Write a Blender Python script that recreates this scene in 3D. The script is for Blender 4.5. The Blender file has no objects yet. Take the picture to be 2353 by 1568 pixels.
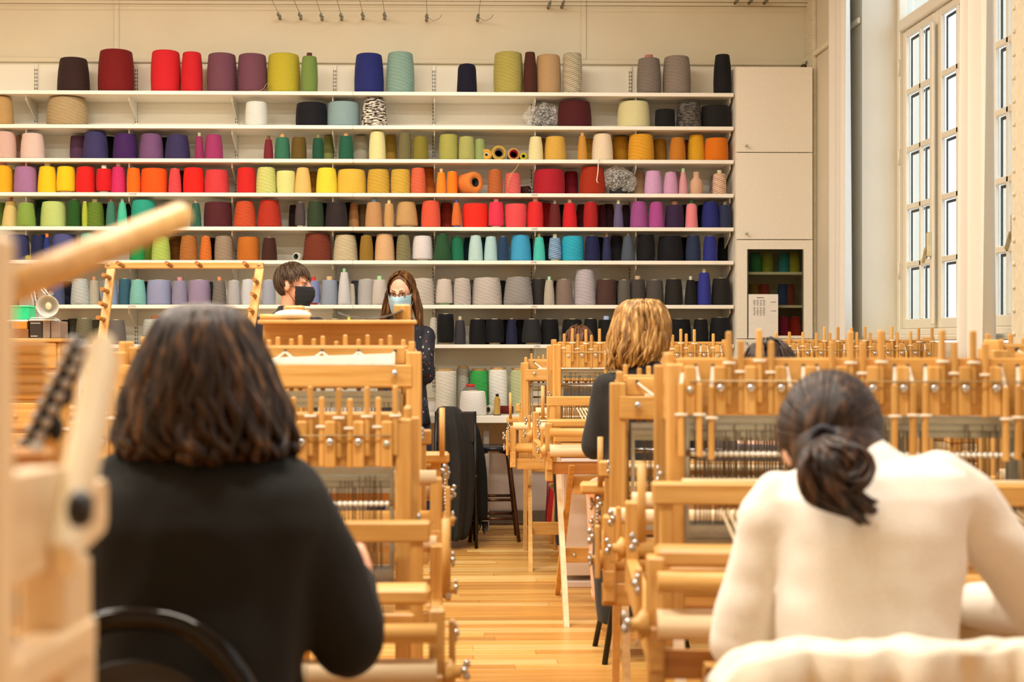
import bpy, bmesh, math, random
from math import sin, cos, pi, radians, sqrt
from mathutils import Vector, Matrix, Euler, Quaternion, noise

# ------------------------------------------------------------------ camera, world, light
SC = bpy.context.scene
COL = SC.collection
F_PX, TH = 3268.0, radians(1.3)
U_P, V_H = 1000.0 + F_PX * math.tan(TH), 785.0
cam_data = bpy.data.cameras.new('camera')
cam_data.lens = 50.0
cam_data.sensor_width = 36.0
cam_data.shift_x = (1176.5 - U_P) / 2353.0
cam_data.shift_y = (V_H - 784.0) / 2353.0
cam_data.clip_start = 0.05
cam_data.dof.use_dof = True
cam_data.dof.focus_distance = 9.3
cam_data.dof.aperture_fstop = 4.0
cam = bpy.data.objects.new('camera', cam_data)
cam.location = (0, 0, 1.3)
cam.rotation_euler = (pi / 2, 0, -TH)
COL.objects.link(cam)
SC.camera = cam

world = bpy.data.worlds.new('overcast_sky')
SC.world = world
world.use_nodes = True
wbg = world.node_tree.nodes['Background']
wbg.inputs[0].default_value = (0.80, 0.88, 1.0, 1)
wbg.inputs[1].default_value = 3.8

SC.view_settings.view_transform = 'Standard'
SC.view_settings.look = 'None'
SC.view_settings.exposure = 0.0
SC.view_settings.gamma = 1.0
SC.view_settings.use_curve_mapping = False
SC.cycles.max_bounces = 5
SC.cycles.diffuse_bounces = 4
SC.cycles.glossy_bounces = 3
SC.cycles.transparent_max_bounces = 8
SC.cycles.caustics_reflective = False
SC.cycles.caustics_refractive = False
SC.cycles.use_adaptive_sampling = True
SC.cycles.adaptive_threshold = 0.06

CEIL_Z = 4.7
LAMP_SPOTS = [(-2.4, 2.2), (0.1, 2.2), (-2.4, 5.0), (-0.1, 5.0), (-2.4, 7.2), (-0.2, 7.2)]
LAMP_Z = 4.15
LAMP_W = 75.0
def ceiling_area_light(x, y):
    d = bpy.data.lights.new('tube_light', 'AREA')
    d.shape = 'RECTANGLE'; d.size = 1.5; d.size_y = 0.22
    d.energy = LAMP_W * (1.35 if y < 3 else 1.05 if y < 6 else 0.95); d.color = (1.0, 0.955, 0.86)
    o = bpy.data.objects.new('tube_light', d)
    o.location = (x, y, LAMP_Z - 0.03)
    COL.objects.link(o)
for _x, _y in LAMP_SPOTS:
    ceiling_area_light(_x, _y)

# ------------------------------------------------------------------ helpers
random.seed(7)
def P(u, v, Y):
    """point of the room at depth Y that is seen at pixel (u, v) of the 2353 x 1568 frame"""
    a, b = (u - U_P) / F_PX, (V_H - v) / F_PX
    dx, dy = a * cos(TH) + sin(TH), cos(TH) - a * sin(TH)
    t = Y / dy
    return Vector((dx * t, Y, 1.3 + b * t))
def PX(u, Y): return P(u, 0, Y).x
def PZ(v, Y, u=1000): return P(u, v, Y).z

def rgb(h):
    h = h.lstrip('#')
    c = [int(h[i:i + 2], 16) / 255 for i in (0, 2, 4)]
    return tuple((x / 12.92 if x <= 0.04045 else ((x + 0.055) / 1.055) ** 2.4) for x in c) + (1.0,)

def tag(o, label=None, cat=None, group=None, kind=None):
    if label: o['label'] = label
    if cat: o['category'] = cat
    if group: o['group'] = group
    if kind: o['kind'] = kind
    return o

def empty(name, loc=(0, 0, 0), rz=0.0, label=None, cat=None, group=None, kind=None, parent=None):
    o = bpy.data.objects.new(name, None)
    o.empty_display_size = 0.05
    o.location = loc
    o.rotation_euler = (0, 0, rz)
    if parent: o.parent = parent
    COL.objects.link(o)
    return tag(o, label, cat, group, kind)

def link(name, me, mat=None, parent=None, loc=None, rot=None):
    if mat is not None and not me.materials:
        me.materials.append(mat)
    o = bpy.data.objects.new(name, me)
    if parent: o.parent = parent
    if loc is not None: o.location = loc
    if rot is not None: o.rotation_euler = rot
    COL.objects.link(o)
    return o

class MB:
    """collects shapes of ONE mesh"""
    def __init__(s): s.v, s.f, s.sm = [], [], []
    def add(s, vs, fs, smooth=False):
        n = len(s.v)
        s.v += [Vector(p) for p in vs]
        s.f += [tuple(i + n for i in f) for f in fs]
        s.sm += [smooth] * len(fs)
        return s
    def box(s, c, d, ch=0.0, M=None):
        h = [x / 2 for x in d]
        ch = min(ch, 0.45 * min(d))
        T = (lambda p: M @ Vector(p) + Vector(c)) if M is not None else (lambda p: Vector(p) + Vector(c))
        sg = [(a, b, e) for a in (-1, 1) for b in (-1, 1) for e in (-1, 1)]
        if ch <= 0:
            vs = [T((a * h[0], b * h[1], e * h[2])) for a, b, e in sg]
            return s.add(vs, [(0, 1, 3, 2), (4, 6, 7, 5), (0, 4, 5, 1), (2, 3, 7, 6), (0, 2, 6, 4), (1, 5, 7, 3)])
        idx, vs = {}, []
        for q in sg:
            for k in range(3):
                idx[q + (k,)] = len(vs)
                vs.append(T([q[i] * (h[i] if i == k else h[i] - ch) for i in range(3)]))
        fs = []
        for k in range(3):
            i, j = [x for x in range(3) if x != k]
            for sgn in (-1, 1):
                loop = []
                for a, b in ((-1, -1), (1, -1), (1, 1), (-1, 1)):
                    q = [0, 0, 0]; q[k] = sgn; q[i] = a; q[j] = b
                    loop.append(idx[tuple(q) + (k,)])
                fs.append(tuple(loop))
            for a in (-1, 1):
                for b in (-1, 1):
                    q0 = [0, 0, 0]; q0[i] = a; q0[j] = b; q1 = list(q0)
                    q0[k] = -1; q1[k] = 1
                    fs.append((idx[tuple(q0) + (i,)], idx[tuple(q1) + (i,)], idx[tuple(q1) + (j,)], idx[tuple(q0) + (j,)]))
        for q in sg:
            fs.append(tuple(idx[q + (k,)] for k in range(3)))
        return s.add(vs, fs)
    def bar(s, p0, p1, w, h, up=(0, 0, 1), ch=0.0):
        p0, p1 = Vector(p0), Vector(p1)
        d = p1 - p0; L = d.length; d.normalize()
        x = d.cross(Vector(up))
        if x.length < 1e-4: x = d.cross(Vector((1, 0, 0)))
        x.normalize(); z = x.cross(d)
        M = Matrix((x, d, z)).transposed()
        return s.box((p0 + p1) / 2, (w, L, h), ch, M)
    def tube(s, pts, r, n=10, caps=True, sx=1.0):
        pts = [Vector(p) for p in pts]
        rs = r if isinstance(r, (list, tuple)) else [r] * len(pts)
        vs, fs = [], []
        t0 = (pts[1] - pts[0]).normalized()
        x = t0.cross(Vector((0, 0, 1)))
        if x.length < 1e-3: x = t0.cross(Vector((0, 1, 0)))
        x.normalize()
        for i, p in enumerate(pts):
            t = (pts[min(i + 1, len(pts) - 1)] - pts[max(i - 1, 0)]).normalized()
            x = (x - t * x.dot(t))
            if x.length < 1e-6: x = t.orthogonal()
            x.normalize(); y = t.cross(x)
            for k in range(n):
                a = 2 * pi * k / n
                vs.append(p + (x * cos(a) * sx + y * sin(a)) * rs[i])
        for i in range(len(pts) - 1):
            for k in range(n):
                fs.append((i * n + k, i * n + (k + 1) % n, (i + 1) * n + (k + 1) % n, (i + 1) * n + k))
        s.add(vs, fs, True)
        if caps:
            m = (len(pts) - 1) * n
            s.add(vs[:n], [tuple(range(n - 1, -1, -1))]); s.add(vs[m:m + n], [tuple(range(n))])
        return s
    def cyl(s, p0, p1, r0, r1=None, n=14):
        return s.tube([p0, p1], [r0, r0 if r1 is None else r1], n)
    def lathe(s, prof, n=20, c=(0, 0, 0), M=None, smooth=True):
        c = Vector(c); vs, fs = [], []
        for r, z in prof:
            for k in range(n):
                a = 2 * pi * k / n
                p = Vector((r * cos(a), r * sin(a), z))
                vs.append((M @ p if M is not None else p) + c)
        for i in range(len(prof) - 1):
            for k in range(n):
                fs.append((i * n + k, i * n + (k + 1) % n, (i + 1) * n + (k + 1) % n, (i + 1) * n + k))
        if prof[0][0] > 1e-6: fs.append(tuple(range(n - 1, -1, -1)))
        if prof[-1][0] > 1e-6: fs.append(tuple((len(prof) - 1) * n + k for k in range(n)))
        return s.add(vs, fs, smooth)
    def ball(s, c, r, n=12, m=8, M=None):
        rr = (r, r, r) if not isinstance(r, (tuple, list)) else r
        vs, fs = [], []
        for i in range(m + 1):
            t = pi * i / m
            for k in range(n):
                a = 2 * pi * k / n
                p = Vector((rr[0] * sin(t) * cos(a), rr[1] * sin(t) * sin(a), rr[2] * cos(t)))
                vs.append((M @ p if M is not None else p) + Vector(c))
        for i in range(m):
            for k in range(n):
                fs.append((i * n + k, (i + 1) * n + k, (i + 1) * n + (k + 1) % n, i * n + (k + 1) % n))
        return s.add(vs, fs, True)
    def grid(s, fn, nu, nv, smooth=True):
        vs = [fn(i / nu, j / nv) for i in range(nu + 1) for j in range(nv + 1)]
        fs = [(i * (nv + 1) + j, (i + 1) * (nv + 1) + j, (i + 1) * (nv + 1) + j + 1, i * (nv + 1) + j + 1) for i in range(nu) for j in range(nv)]
        return s.add(vs, fs, smooth)
    def mesh(s, name='mesh', weld=True):
        me = bpy.data.meshes.new(name)
        me.from_pydata([tuple(p) for p in s.v], [], s.f)
        me.polygons.foreach_set('use_smooth', s.sm)
        bm = bmesh.new(); bm.from_mesh(me)
        if weld: bmesh.ops.remove_doubles(bm, verts=bm.verts, dist=1e-5)
        bmesh.ops.recalc_face_normals(bm, faces=bm.faces)
        bm.to_mesh(me); bm.free()
        return me
    def build(s, name, mat, parent=None, loc=None, rot=None, weld=True):
        return link(name, s.mesh(name, weld), mat, parent, loc, rot)

def solidify(o, t, off=0.0):
    m = o.modifiers.new('thickness', 'SOLIDIFY'); m.thickness = t; m.offset = off
    return o

# ------------------------------------------------------------------ materials
def nodes_of(name):
    m = bpy.data.materials.new(name); m.use_nodes = True
    return m, m.node_tree, m.node_tree.nodes['Principled BSDF']
def ND(nt, t, **kw):
    n = nt.nodes.new(t)
    for k, v in kw.items():
        if k.startswith('i_'):
            n.inputs[k[2:].replace('_', ' ')].default_value = v
        else: setattr(n, k, v)
    return n
MATS = {}
def plain(name, h, rough=0.5, metal=0.0, noise_amt=0.06, scale=30.0, bump=0.0, coat=0.0, sheen=0.0):
    """base colour with a fine procedural variation"""
    if name in MATS: return MATS[name]
    m, nt, b = nodes_of(name)
    tc = ND(nt, 'ShaderNodeTexCoord')
    nz = ND(nt, 'ShaderNodeTexNoise'); nz.inputs['Scale'].default_value = scale; nz.inputs['Detail'].default_value = 2
    nt.links.new(tc.outputs['Object'], nz.inputs['Vector'])
    c = rgb(h)
    r = ND(nt, 'ShaderNodeValToRGB')
    lo = tuple(x * (1 - noise_amt) for x in c[:3]) + (1,); hi = tuple(min(1, x * (1 + noise_amt)) for x in c[:3]) + (1,)
    r.color_ramp.elements[0].position = 0.3; r.color_ramp.elements[0].color = lo
    r.color_ramp.elements[1].position = 0.7; r.color_ramp.elements[1].color = hi
    nt.links.new(nz.outputs['Fac'], r.inputs['Fac']); nt.links.new(r.outputs['Color'], b.inputs['Base Color'])
    b.inputs['Roughness'].default_value = rough; b.inputs['Metallic'].default_value = metal
    if coat: b.inputs['Coat Weight'].default_value = coat
    if sheen: b.inputs['Sheen Weight'].default_value = sheen; b.inputs['Sheen Roughness'].default_value = 0.4
    if bump:
        bp = ND(nt, 'ShaderNodeBump'); bp.inputs['Strength'].default_value = bump; bp.inputs['Distance'].default_value = 0.004
        nt.links.new(nz.outputs['Fac'], bp.inputs['Height']); nt.links.new(bp.outputs['Normal'], b.inputs['Normal'])
    MATS[name] = m
    return m

def wood(name, axis, lo, hi, rough=0.42, scale=9.0, stretch=0.06):
    """grain running along an axis"""
    if name in MATS: return MATS[name]
    m, nt, b = nodes_of(name)
    tc = ND(nt, 'ShaderNodeTexCoord'); mp = ND(nt, 'ShaderNodeMapping')
    sc = [1.0, 1.0, 1.0]; sc['xyz'.index(axis)] = stretch
    mp.inputs['Scale'].default_value = sc
    oi = ND(nt, 'ShaderNodeObjectInfo')
    ad = ND(nt, 'ShaderNodeVectorMath', operation='ADD')
    nt.links.new(tc.outputs['Object'], ad.inputs[0])
    mu = ND(nt, 'ShaderNodeVectorMath', operation='SCALE'); mu.inputs['Scale'].default_value = 7.0
    cb = ND(nt, 'ShaderNodeCombineXYZ')
    for k in range(3): nt.links.new(oi.outputs['Random'], cb.inputs[k])
    nt.links.new(cb.outputs[0], mu.inputs[0]); nt.links.new(mu.outputs[0], ad.inputs[1])
    nt.links.new(ad.outputs[0], mp.inputs['Vector'])
    nz = ND(nt, 'ShaderNodeTexNoise'); nz.inputs['Scale'].default_value = scale * 5; nz.inputs['Detail'].default_value = 3; nz.inputs['Roughness'].default_value = 0.65
    nt.links.new(mp.outputs[0], nz.inputs['Vector'])
    r = ND(nt, 'ShaderNodeValToRGB')
    r.color_ramp.elements[0].position = 0.28; r.color_ramp.elements[0].color = rgb(lo)
    r.color_ramp.elements[1].position = 0.72; r.color_ramp.elements[1].color = rgb(hi)
    nt.links.new(nz.outputs['Fac'], r.inputs['Fac'])
    hv = ND(nt, 'ShaderNodeHueSaturation')
    mr = ND(nt, 'ShaderNodeMapRange'); mr.inputs['To Min'].default_value = 0.86; mr.inputs['To Max'].default_value = 1.1
    nt.links.new(oi.outputs['Random'], mr.inputs['Value']); nt.links.new(mr.outputs[0], hv.inputs['Value'])
    nt.links.new(r.outputs['Color'], hv.inputs['Color']); nt.links.new(hv.outputs[0], b.inputs['Base Color'])
    b.inputs['Roughness'].default_value = rough
    MATS[name] = m
    return m

def yarn(name, period=0.0065, depth=0.35, bump=0.5, marl=None, tilt=14):
    """wound thread; the colour is the object's own"""
    if name in MATS: return MATS[name]
    m, nt, b = nodes_of(name)
    tc = ND(nt, 'ShaderNodeTexCoord'); mp = ND(nt, 'ShaderNodeMapping')
    mp.inputs['Rotation'].default_value = (radians(4), radians(tilt), 0)
    nt.links.new(tc.outputs['Object'], mp.inputs['Vector'])
    wv = ND(nt, 'ShaderNodeTexWave', wave_type='BANDS', bands_direction='Z')
    wv.inputs['Scale'].default_value = 0.314 / period; wv.inputs['Distortion'].default_value = 2.2
    wv.inputs['Detail'].default_value = 1; wv.inputs['Detail Scale'].default_value = 0.6
    nt.links.new(mp.outputs[0], wv.inputs['Vector'])
    mp2 = ND(nt, 'ShaderNodeMapping'); mp2.inputs['Rotation'].default_value = (0, radians(-tilt - 6), 0)
    nt.links.new(tc.outputs['Object'], mp2.inputs['Vector'])
    wv2 = ND(nt, 'ShaderNodeTexWave', wave_type='BANDS', bands_direction='Z')
    wv2.inputs['Scale'].default_value = 0.314 / (period * 2.7); wv2.inputs['Distortion'].default_value = 3
    nt.links.new(mp2.outputs[0], wv2.inputs['Vector'])
    mm = ND(nt, 'ShaderNodeMath', operation='MULTIPLY_ADD'); mm.inputs[1].default_value = 0.35
    nt.links.new(wv2.outputs['Fac'], mm.inputs[0]); nt.links.new(wv.outputs['Fac'], mm.inputs[2])
    oi = ND(nt, 'ShaderNodeObjectInfo')
    mx = ND(nt, 'ShaderNodeMix', data_type='RGBA', blend_type='MULTIPLY')
    mr = ND(nt, 'ShaderNodeMapRange'); mr.inputs['To Min'].default_value = 1 - depth; mr.inputs['To Max'].default_value = 1.0 + depth * 0.3
    mr.inputs['From Max'].default_value = 1.2
    nt.links.new(mm.outputs[0], mr.inputs['Value'])
    mx.inputs['Factor'].default_value = 1.0
    nt.links.new(oi.outputs['Color'], mx.inputs[6]); nt.links.new(mr.outputs[0], mx.inputs[7])
    out = mx.outputs[2]
    if marl:
        nz = ND(nt, 'ShaderNodeTexNoise'); nz.inputs['Scale'].default_value = 60; nz.inputs['Detail'].default_value = 2
        mp3 = ND(nt, 'ShaderNodeMapping'); mp3.inputs['Rotation'].default_value = (0, radians(24), 0); mp3.inputs['Scale'].default_value = (0.45, 0.45, 2.2)
        nt.links.new(tc.outputs['Object'], mp3.inputs['Vector']); nt.links.new(mp3.outputs[0], nz.inputs['Vector'])
        rp = ND(nt, 'ShaderNodeValToRGB'); rp.color_ramp.elements[0].position = 0.46; rp.color_ramp.elements[1].position = 0.54
        nt.links.new(nz.outputs['Fac'], rp.inputs['Fac'])
        m2 = ND(nt, 'ShaderNodeMix', data_type='RGBA')
        nt.links.new(rp.outputs['Color'], m2.inputs['Factor']); nt.links.new(out, m2.inputs[6]); m2.inputs[7].default_value = rgb(marl)
        out = m2.outputs[2]
    nt.links.new(out, b.inputs['Base Color'])
    b.inputs['Roughness'].default_value = 0.75
    b.inputs['Sheen Weight'].default_value = 0.04
    b.inputs['Specular IOR Level'].default_value = 0.25
    bp = ND(nt, 'ShaderNodeBump'); bp.inputs['Strength'].default_value = bump; bp.inputs['Distance'].default_value = 0.003
    nt.links.new(mm.outputs[0], bp.inputs['Height']); nt.links.new(bp.outputs['Normal'], b.inputs['Normal'])
    MATS[name] = m
    return m

def glassy(name, tint, alpha, rough=0.05):
    """thin pane: part mirror, part see-through"""
    if name in MATS: return MATS[name]
    m, nt, b = nodes_of(name)
    out = nt.nodes['Material Output']
    tr = ND(nt, 'ShaderNodeBsdfTransparent'); tr.inputs[0].default_value = rgb(tint)
    gl = ND(nt, 'ShaderNodeBsdfGlossy'); gl.inputs['Roughness'].default_value = rough
    fr = ND(nt, 'ShaderNodeLayerWeight'); fr.inputs['Blend'].default_value = alpha
    nz = ND(nt, 'ShaderNodeTexNoise'); nz.inputs['Scale'].default_value = 3.0
    bp = ND(nt, 'ShaderNodeBump'); bp.inputs['Strength'].default_value = 0.05
    nt.links.new(nz.outputs['Fac'], bp.inputs['Height']); nt.links.new(bp.outputs['Normal'], gl.inputs['Normal'])
    mx = ND(nt, 'ShaderNodeMixShader')
    mu = ND(nt, 'ShaderNodeMath', operation='MULTIPLY'); mu.inputs[1].default_value = 0.35
    nt.links.new(fr.outputs['Facing'], mu.inputs[0]); nt.links.new(mu.outputs[0], mx.inputs[0]); nt.links.new(tr.outputs[0], mx.inputs[1]); nt.links.new(gl.outputs[0], mx.inputs[2])
    nt.links.new(mx.outputs[0], out.inputs['Surface'])
    MATS[name] = m
    return m

def glow(name, h, strength):
    if name in MATS: return MATS[name]
    m, nt, b = nodes_of(name)
    b.inputs['Emission Color'].default_value = rgb(h); b.inputs['Emission Strength'].default_value = strength
    b.inputs['Base Color'].default_value = rgb(h)
    MATS[name] = m
    return m

M_WALL = plain('wall_paint', '#dfd6bc', 0.75, scale=2.5, noise_amt=0.03)
M_PANEL = plain('panel_paint', '#f2ecdc', 0.6, scale=3, noise_amt=0.02)
M_SHELF = plain('white_melamine', '#faf4e6', 0.35, scale=4, noise_amt=0.015)
M_WHITE = plain('white_paint', '#f3eee2', 0.45, scale=5, noise_amt=0.02)
M_METALW = plain('white_enamel', '#e9e4d6', 0.35, scale=20, noise_amt=0.03)
M_SLOT = plain('slot_dark', '#3a362f', 0.8)
M_STEEL = plain('bright_steel', '#c9ccd0', 0.22, 1.0)
M_DULL = plain('dull_steel', '#c2cac4', 0.36, 0.65)
M_BLACK = plain('black_plastic', '#17171a', 0.4)
M_BLKMET = plain('black_metal', '#1b1715', 0.3, 0.4)
M_CARD = plain('cardboard', '#b8935c', 0.8)
M_CORE = plain('cream_core', '#d8c8a4', 0.7)
M_CORED = plain('brown_core', '#6b3e30', 0.7)
M_PAPER = plain('paper_white', '#f2ece2', 0.7, noise_amt=0.02)
M_CAB = plain('speckled_laminate', '#f1e9d9', 0.55, scale=90, noise_amt=0.035)
M_CORD = plain('white_cord', '#f4ecdb', 0.7)
M_WARP = plain('warp_thread', '#c9b28c', 0.7)
M_INK = plain('print_ink', '#4a4560', 0.7)
WX = wood('beech_x', 'x', '#c48e42', '#e6b66c')
WY = wood('beech_y', 'y', '#c48e42', '#e6b66c')
WZ = wood('beech_z', 'z', '#c48e42', '#e6b66c')
WLX = wood('pale_beech_x', 'x', '#e6c494', '#f6dfb8')
WLY = wood('pale_beech_y', 'y', '#e6c494', '#f6dfb8')
WLZ = wood('pale_beech_z', 'z', '#e6c494', '#f6dfb8')
WDX = wood('brown_beech_x', 'x', '#b87838', '#d49a56')
W_OF = {'x': WX, 'y': WY, 'z': WZ}
Y_FINE = yarn('yarn_fine', 0.0055, 0.30, 0.35)
Y_MED = yarn('yarn_medium', 0.0085, 0.38, 0.55)
Y_COARSE = yarn('yarn_coarse', 0.014, 0.45, 0.9, tilt=20)
Y_MARL = yarn('yarn_marl', 0.016, 0.35, 0.9, marl='#e8e0cf', tilt=22)
Y_MARLG = yarn('yarn_grey_marl', 0.014, 0.4, 0.9, marl='#6d6863', tilt=22)
# ------------------------------------------------------------------ the room
Y_W, X_R, X_L, Y_F = 10.13, 2.64, -4.6, -2.5
def structure(name, mb, mat, parent=None, **kw):
    o = mb.build(name, mat, parent, **kw)
    if parent is None: o['kind'] = 'structure'
    return o

def floor_material():
    m, nt, b = nodes_of('floor_boards')
    tc = ND(nt, 'ShaderNodeTexCoord'); br = ND(nt, 'ShaderNodeTexBrick')
    br.inputs['Scale'].default_value = 1.0; br.inputs['Brick Width'].default_value = 1.3; br.inputs['Row Height'].default_value = 0.09
    br.inputs['Mortar Size'].default_value = 0.003
    br.inputs['Color1'].default_value = rgb('#d29a4e'); br.inputs['Color2'].default_value = rgb('#b97a34'); br.inputs['Mortar'].default_value = rgb('#5a3513')
    nt.links.new(tc.outputs['Object'], br.inputs['Vector']); nt.links.new(br.outputs['Color'], b.inputs['Base Color'])
    b.inputs['Roughness'].default_value = 0.4
    return m
floor = structure('floor', MB().box(((X_L + X_R) / 2, (Y_W + Y_F) / 2, -0.054), (X_R - X_L + 1.0, Y_W - Y_F + 0.4, 0.1)), floor_material())
floor['label'] = 'honey-brown strip wood floor of the weaving room'
M_PLANK = [wood('plank_%s' % t, 'x', a, b_, rough=0.33, scale=7, stretch=0.05) for t, a, b_ in
           (('gold', '#cb9444', '#e8b868'), ('amber', '#b47a34', '#d8a052'), ('straw', '#d8a85c', '#efca86'))]
rnd = random.Random(3)
plank_meshes = {}
y, row = 5.0, 0
while y < 10.0:
    x = -1.3 - rnd.random() * 0.9
    while x < 1.9:
        L = rnd.choice((0.9, 1.2, 1.5))
        k = (L, rnd.choice((0, 0, 1, 1, 2)))
        if k not in plank_meshes:
            me = MB().box((L / 2, 0.0445, -0.006), (L - 0.002, 0.0880, 0.012), 0.0016).mesh('plank')
            me.materials.append(M_PLANK[k[1]]); plank_meshes[k] = me
        if x + L > -0.5: link('plank', plank_meshes[k], None, floor, (x, y, 0.0))
        x += L
    y += 0.09; row += 1

M_CEIL = plain('ceiling_paint', '#f3ecdc', 0.8, scale=2, noise_amt=0.02)
structure('ceiling', MB().box(((X_L + X_R) / 2, (Y_W + Y_F) / 2, CEIL_Z + 0.06), (X_R - X_L + 1.2, Y_W - Y_F + 0.3, 0.12)), M_CEIL)
wb = structure('wall_back', MB().box(((X_L + X_R) / 2, Y_W + 0.1, CEIL_Z / 2), (X_R - X_L + 1.2, 0.2, CEIL_Z)), M_WALL)
structure('wall_left', MB().box((X_L - 0.1, (Y_W + Y_F) / 2, CEIL_Z / 2), (0.2, Y_W - Y_F, CEIL_Z)), M_CEIL)
structure('wall_front', MB().box(((X_L + X_R) / 2, Y_F - 0.1, CEIL_Z / 2), (X_R - X_L + 1.2, 0.2, CEIL_Z)), M_CEIL)
Z_TRIM = PZ(142, Y_W)
Z_PAN = PZ(153, Y_W)
# panel of the shelving wall, the mouldings above it
structure('trim_1', MB().box(((X_L + PX(1690, Y_W)) / 2, Y_W - 0.005, (Z_PAN + 0.9) / 2), (PX(1690, Y_W) - X_L, 0.010, Z_PAN - 0.9)), M_PANEL)
structure('trim_2', MB().box(((X_L + X_R) / 2, Y_W - 0.011, Z_TRIM), (X_R - X_L - 0.02, 0.022, 0.036), 0.006), M_WALL)
for i, u in enumerate((268, 1341)):
    structure('trim_%d' % (3 + i), MB().box((PX(u, Y_W), Y_W - 0.006, (CEIL_Z + Z_TRIM + .02) / 2), (0.036, 0.012, CEIL_Z - Z_TRIM - 0.02), 0.004), M_WALL)
structure('trim_5', MB().box(((X_L + X_R) / 2, Y_W - 0.004, 0.44), (X_R - X_L - 0.02, 0.008, 0.87)), plain('lower_wall_paint', '#dcd0c8', 0.6, scale=3, noise_amt=0.03))
structure('baseboard_back', MB().box(((X_L + X_R) / 2, Y_W - 0.016, 0.048), (X_R - X_L - 0.02, 0.016, 0.095), 0.004), plain('grey_baseboard', '#7d7468', 0.5))

# right wall: piers, spandrels, lintel
Y_GAPS = [(7.44, 8.74), (6.42, 7.36), (3.3, 4.4), (0.9, 2.0)]
Z_SILL, Z_HEAD, X_WIN = 1.335, 4.35, 2.90
OPENINGS = [(6.42, 8.74), (3.3, 4.4), (0.9, 2.0)]
mb = MB()
ys = sorted([v for g in OPENINGS for v in g] + [Y_F, Y_W])
for i in range(0, len(ys), 2):
    mb.box((X_R + 0.25, (ys[i] + ys[i + 1]) / 2, CEIL_Z / 2), (0.5, ys[i + 1] - ys[i], CEIL_Z))
for a, b_ in OPENINGS:
    mb.box((X_R + 0.25, (a + b_) / 2, Z_SILL / 2 - 0.02), (0.5, b_ - a, Z_SILL - 0.04))
    mb.box((X_R + 0.25, (a + b_) / 2, (Z_HEAD + CEIL_Z) / 2), (0.5, b_ - a, CEIL_Z - Z_HEAD))
mb.box((X_WIN + 0.10, 7.40, (Z_SILL + Z_HEAD) / 2), (0.28, 0.08, Z_HEAD - Z_SILL))
structure('wall_right', mb, plain('white_wall_paint', '#d6ccb6', 0.6, scale=2, noise_amt=0.02), weld=False)
structure('trim_6', MB().box((X_R - 0.012, (8.74 + Y_W) / 2, Z_TRIM), (0.024, Y_W - 8.74 - .03, 0.036), 0.006), M_WALL)
# riveted iron strips
def riveted(n, y, w):
    o = structure('trim_%d' % n, MB().box((X_R - 0.013, y, 2.2), (0.026, w, 4.4), 0.004), plain('cream_iron', '#d6ccb2', 0.45))
    mr = MB(); z = 0.6
    while z < 4.3:
        for s in (-0.3, 0.3): mr.ball((X_R - 0.028, y + s * w, z), (0.010, 0.011, 0.011), 8, 5)
        z += 0.105
    r = mr.build('rivets', plain('cream_iron', '#d6ccb2', 0.45), o, weld=False); r['kind'] = 'stuff'
riveted(7, 9.86, 0.15); riveted(8, 6.30, 0.2)

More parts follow.
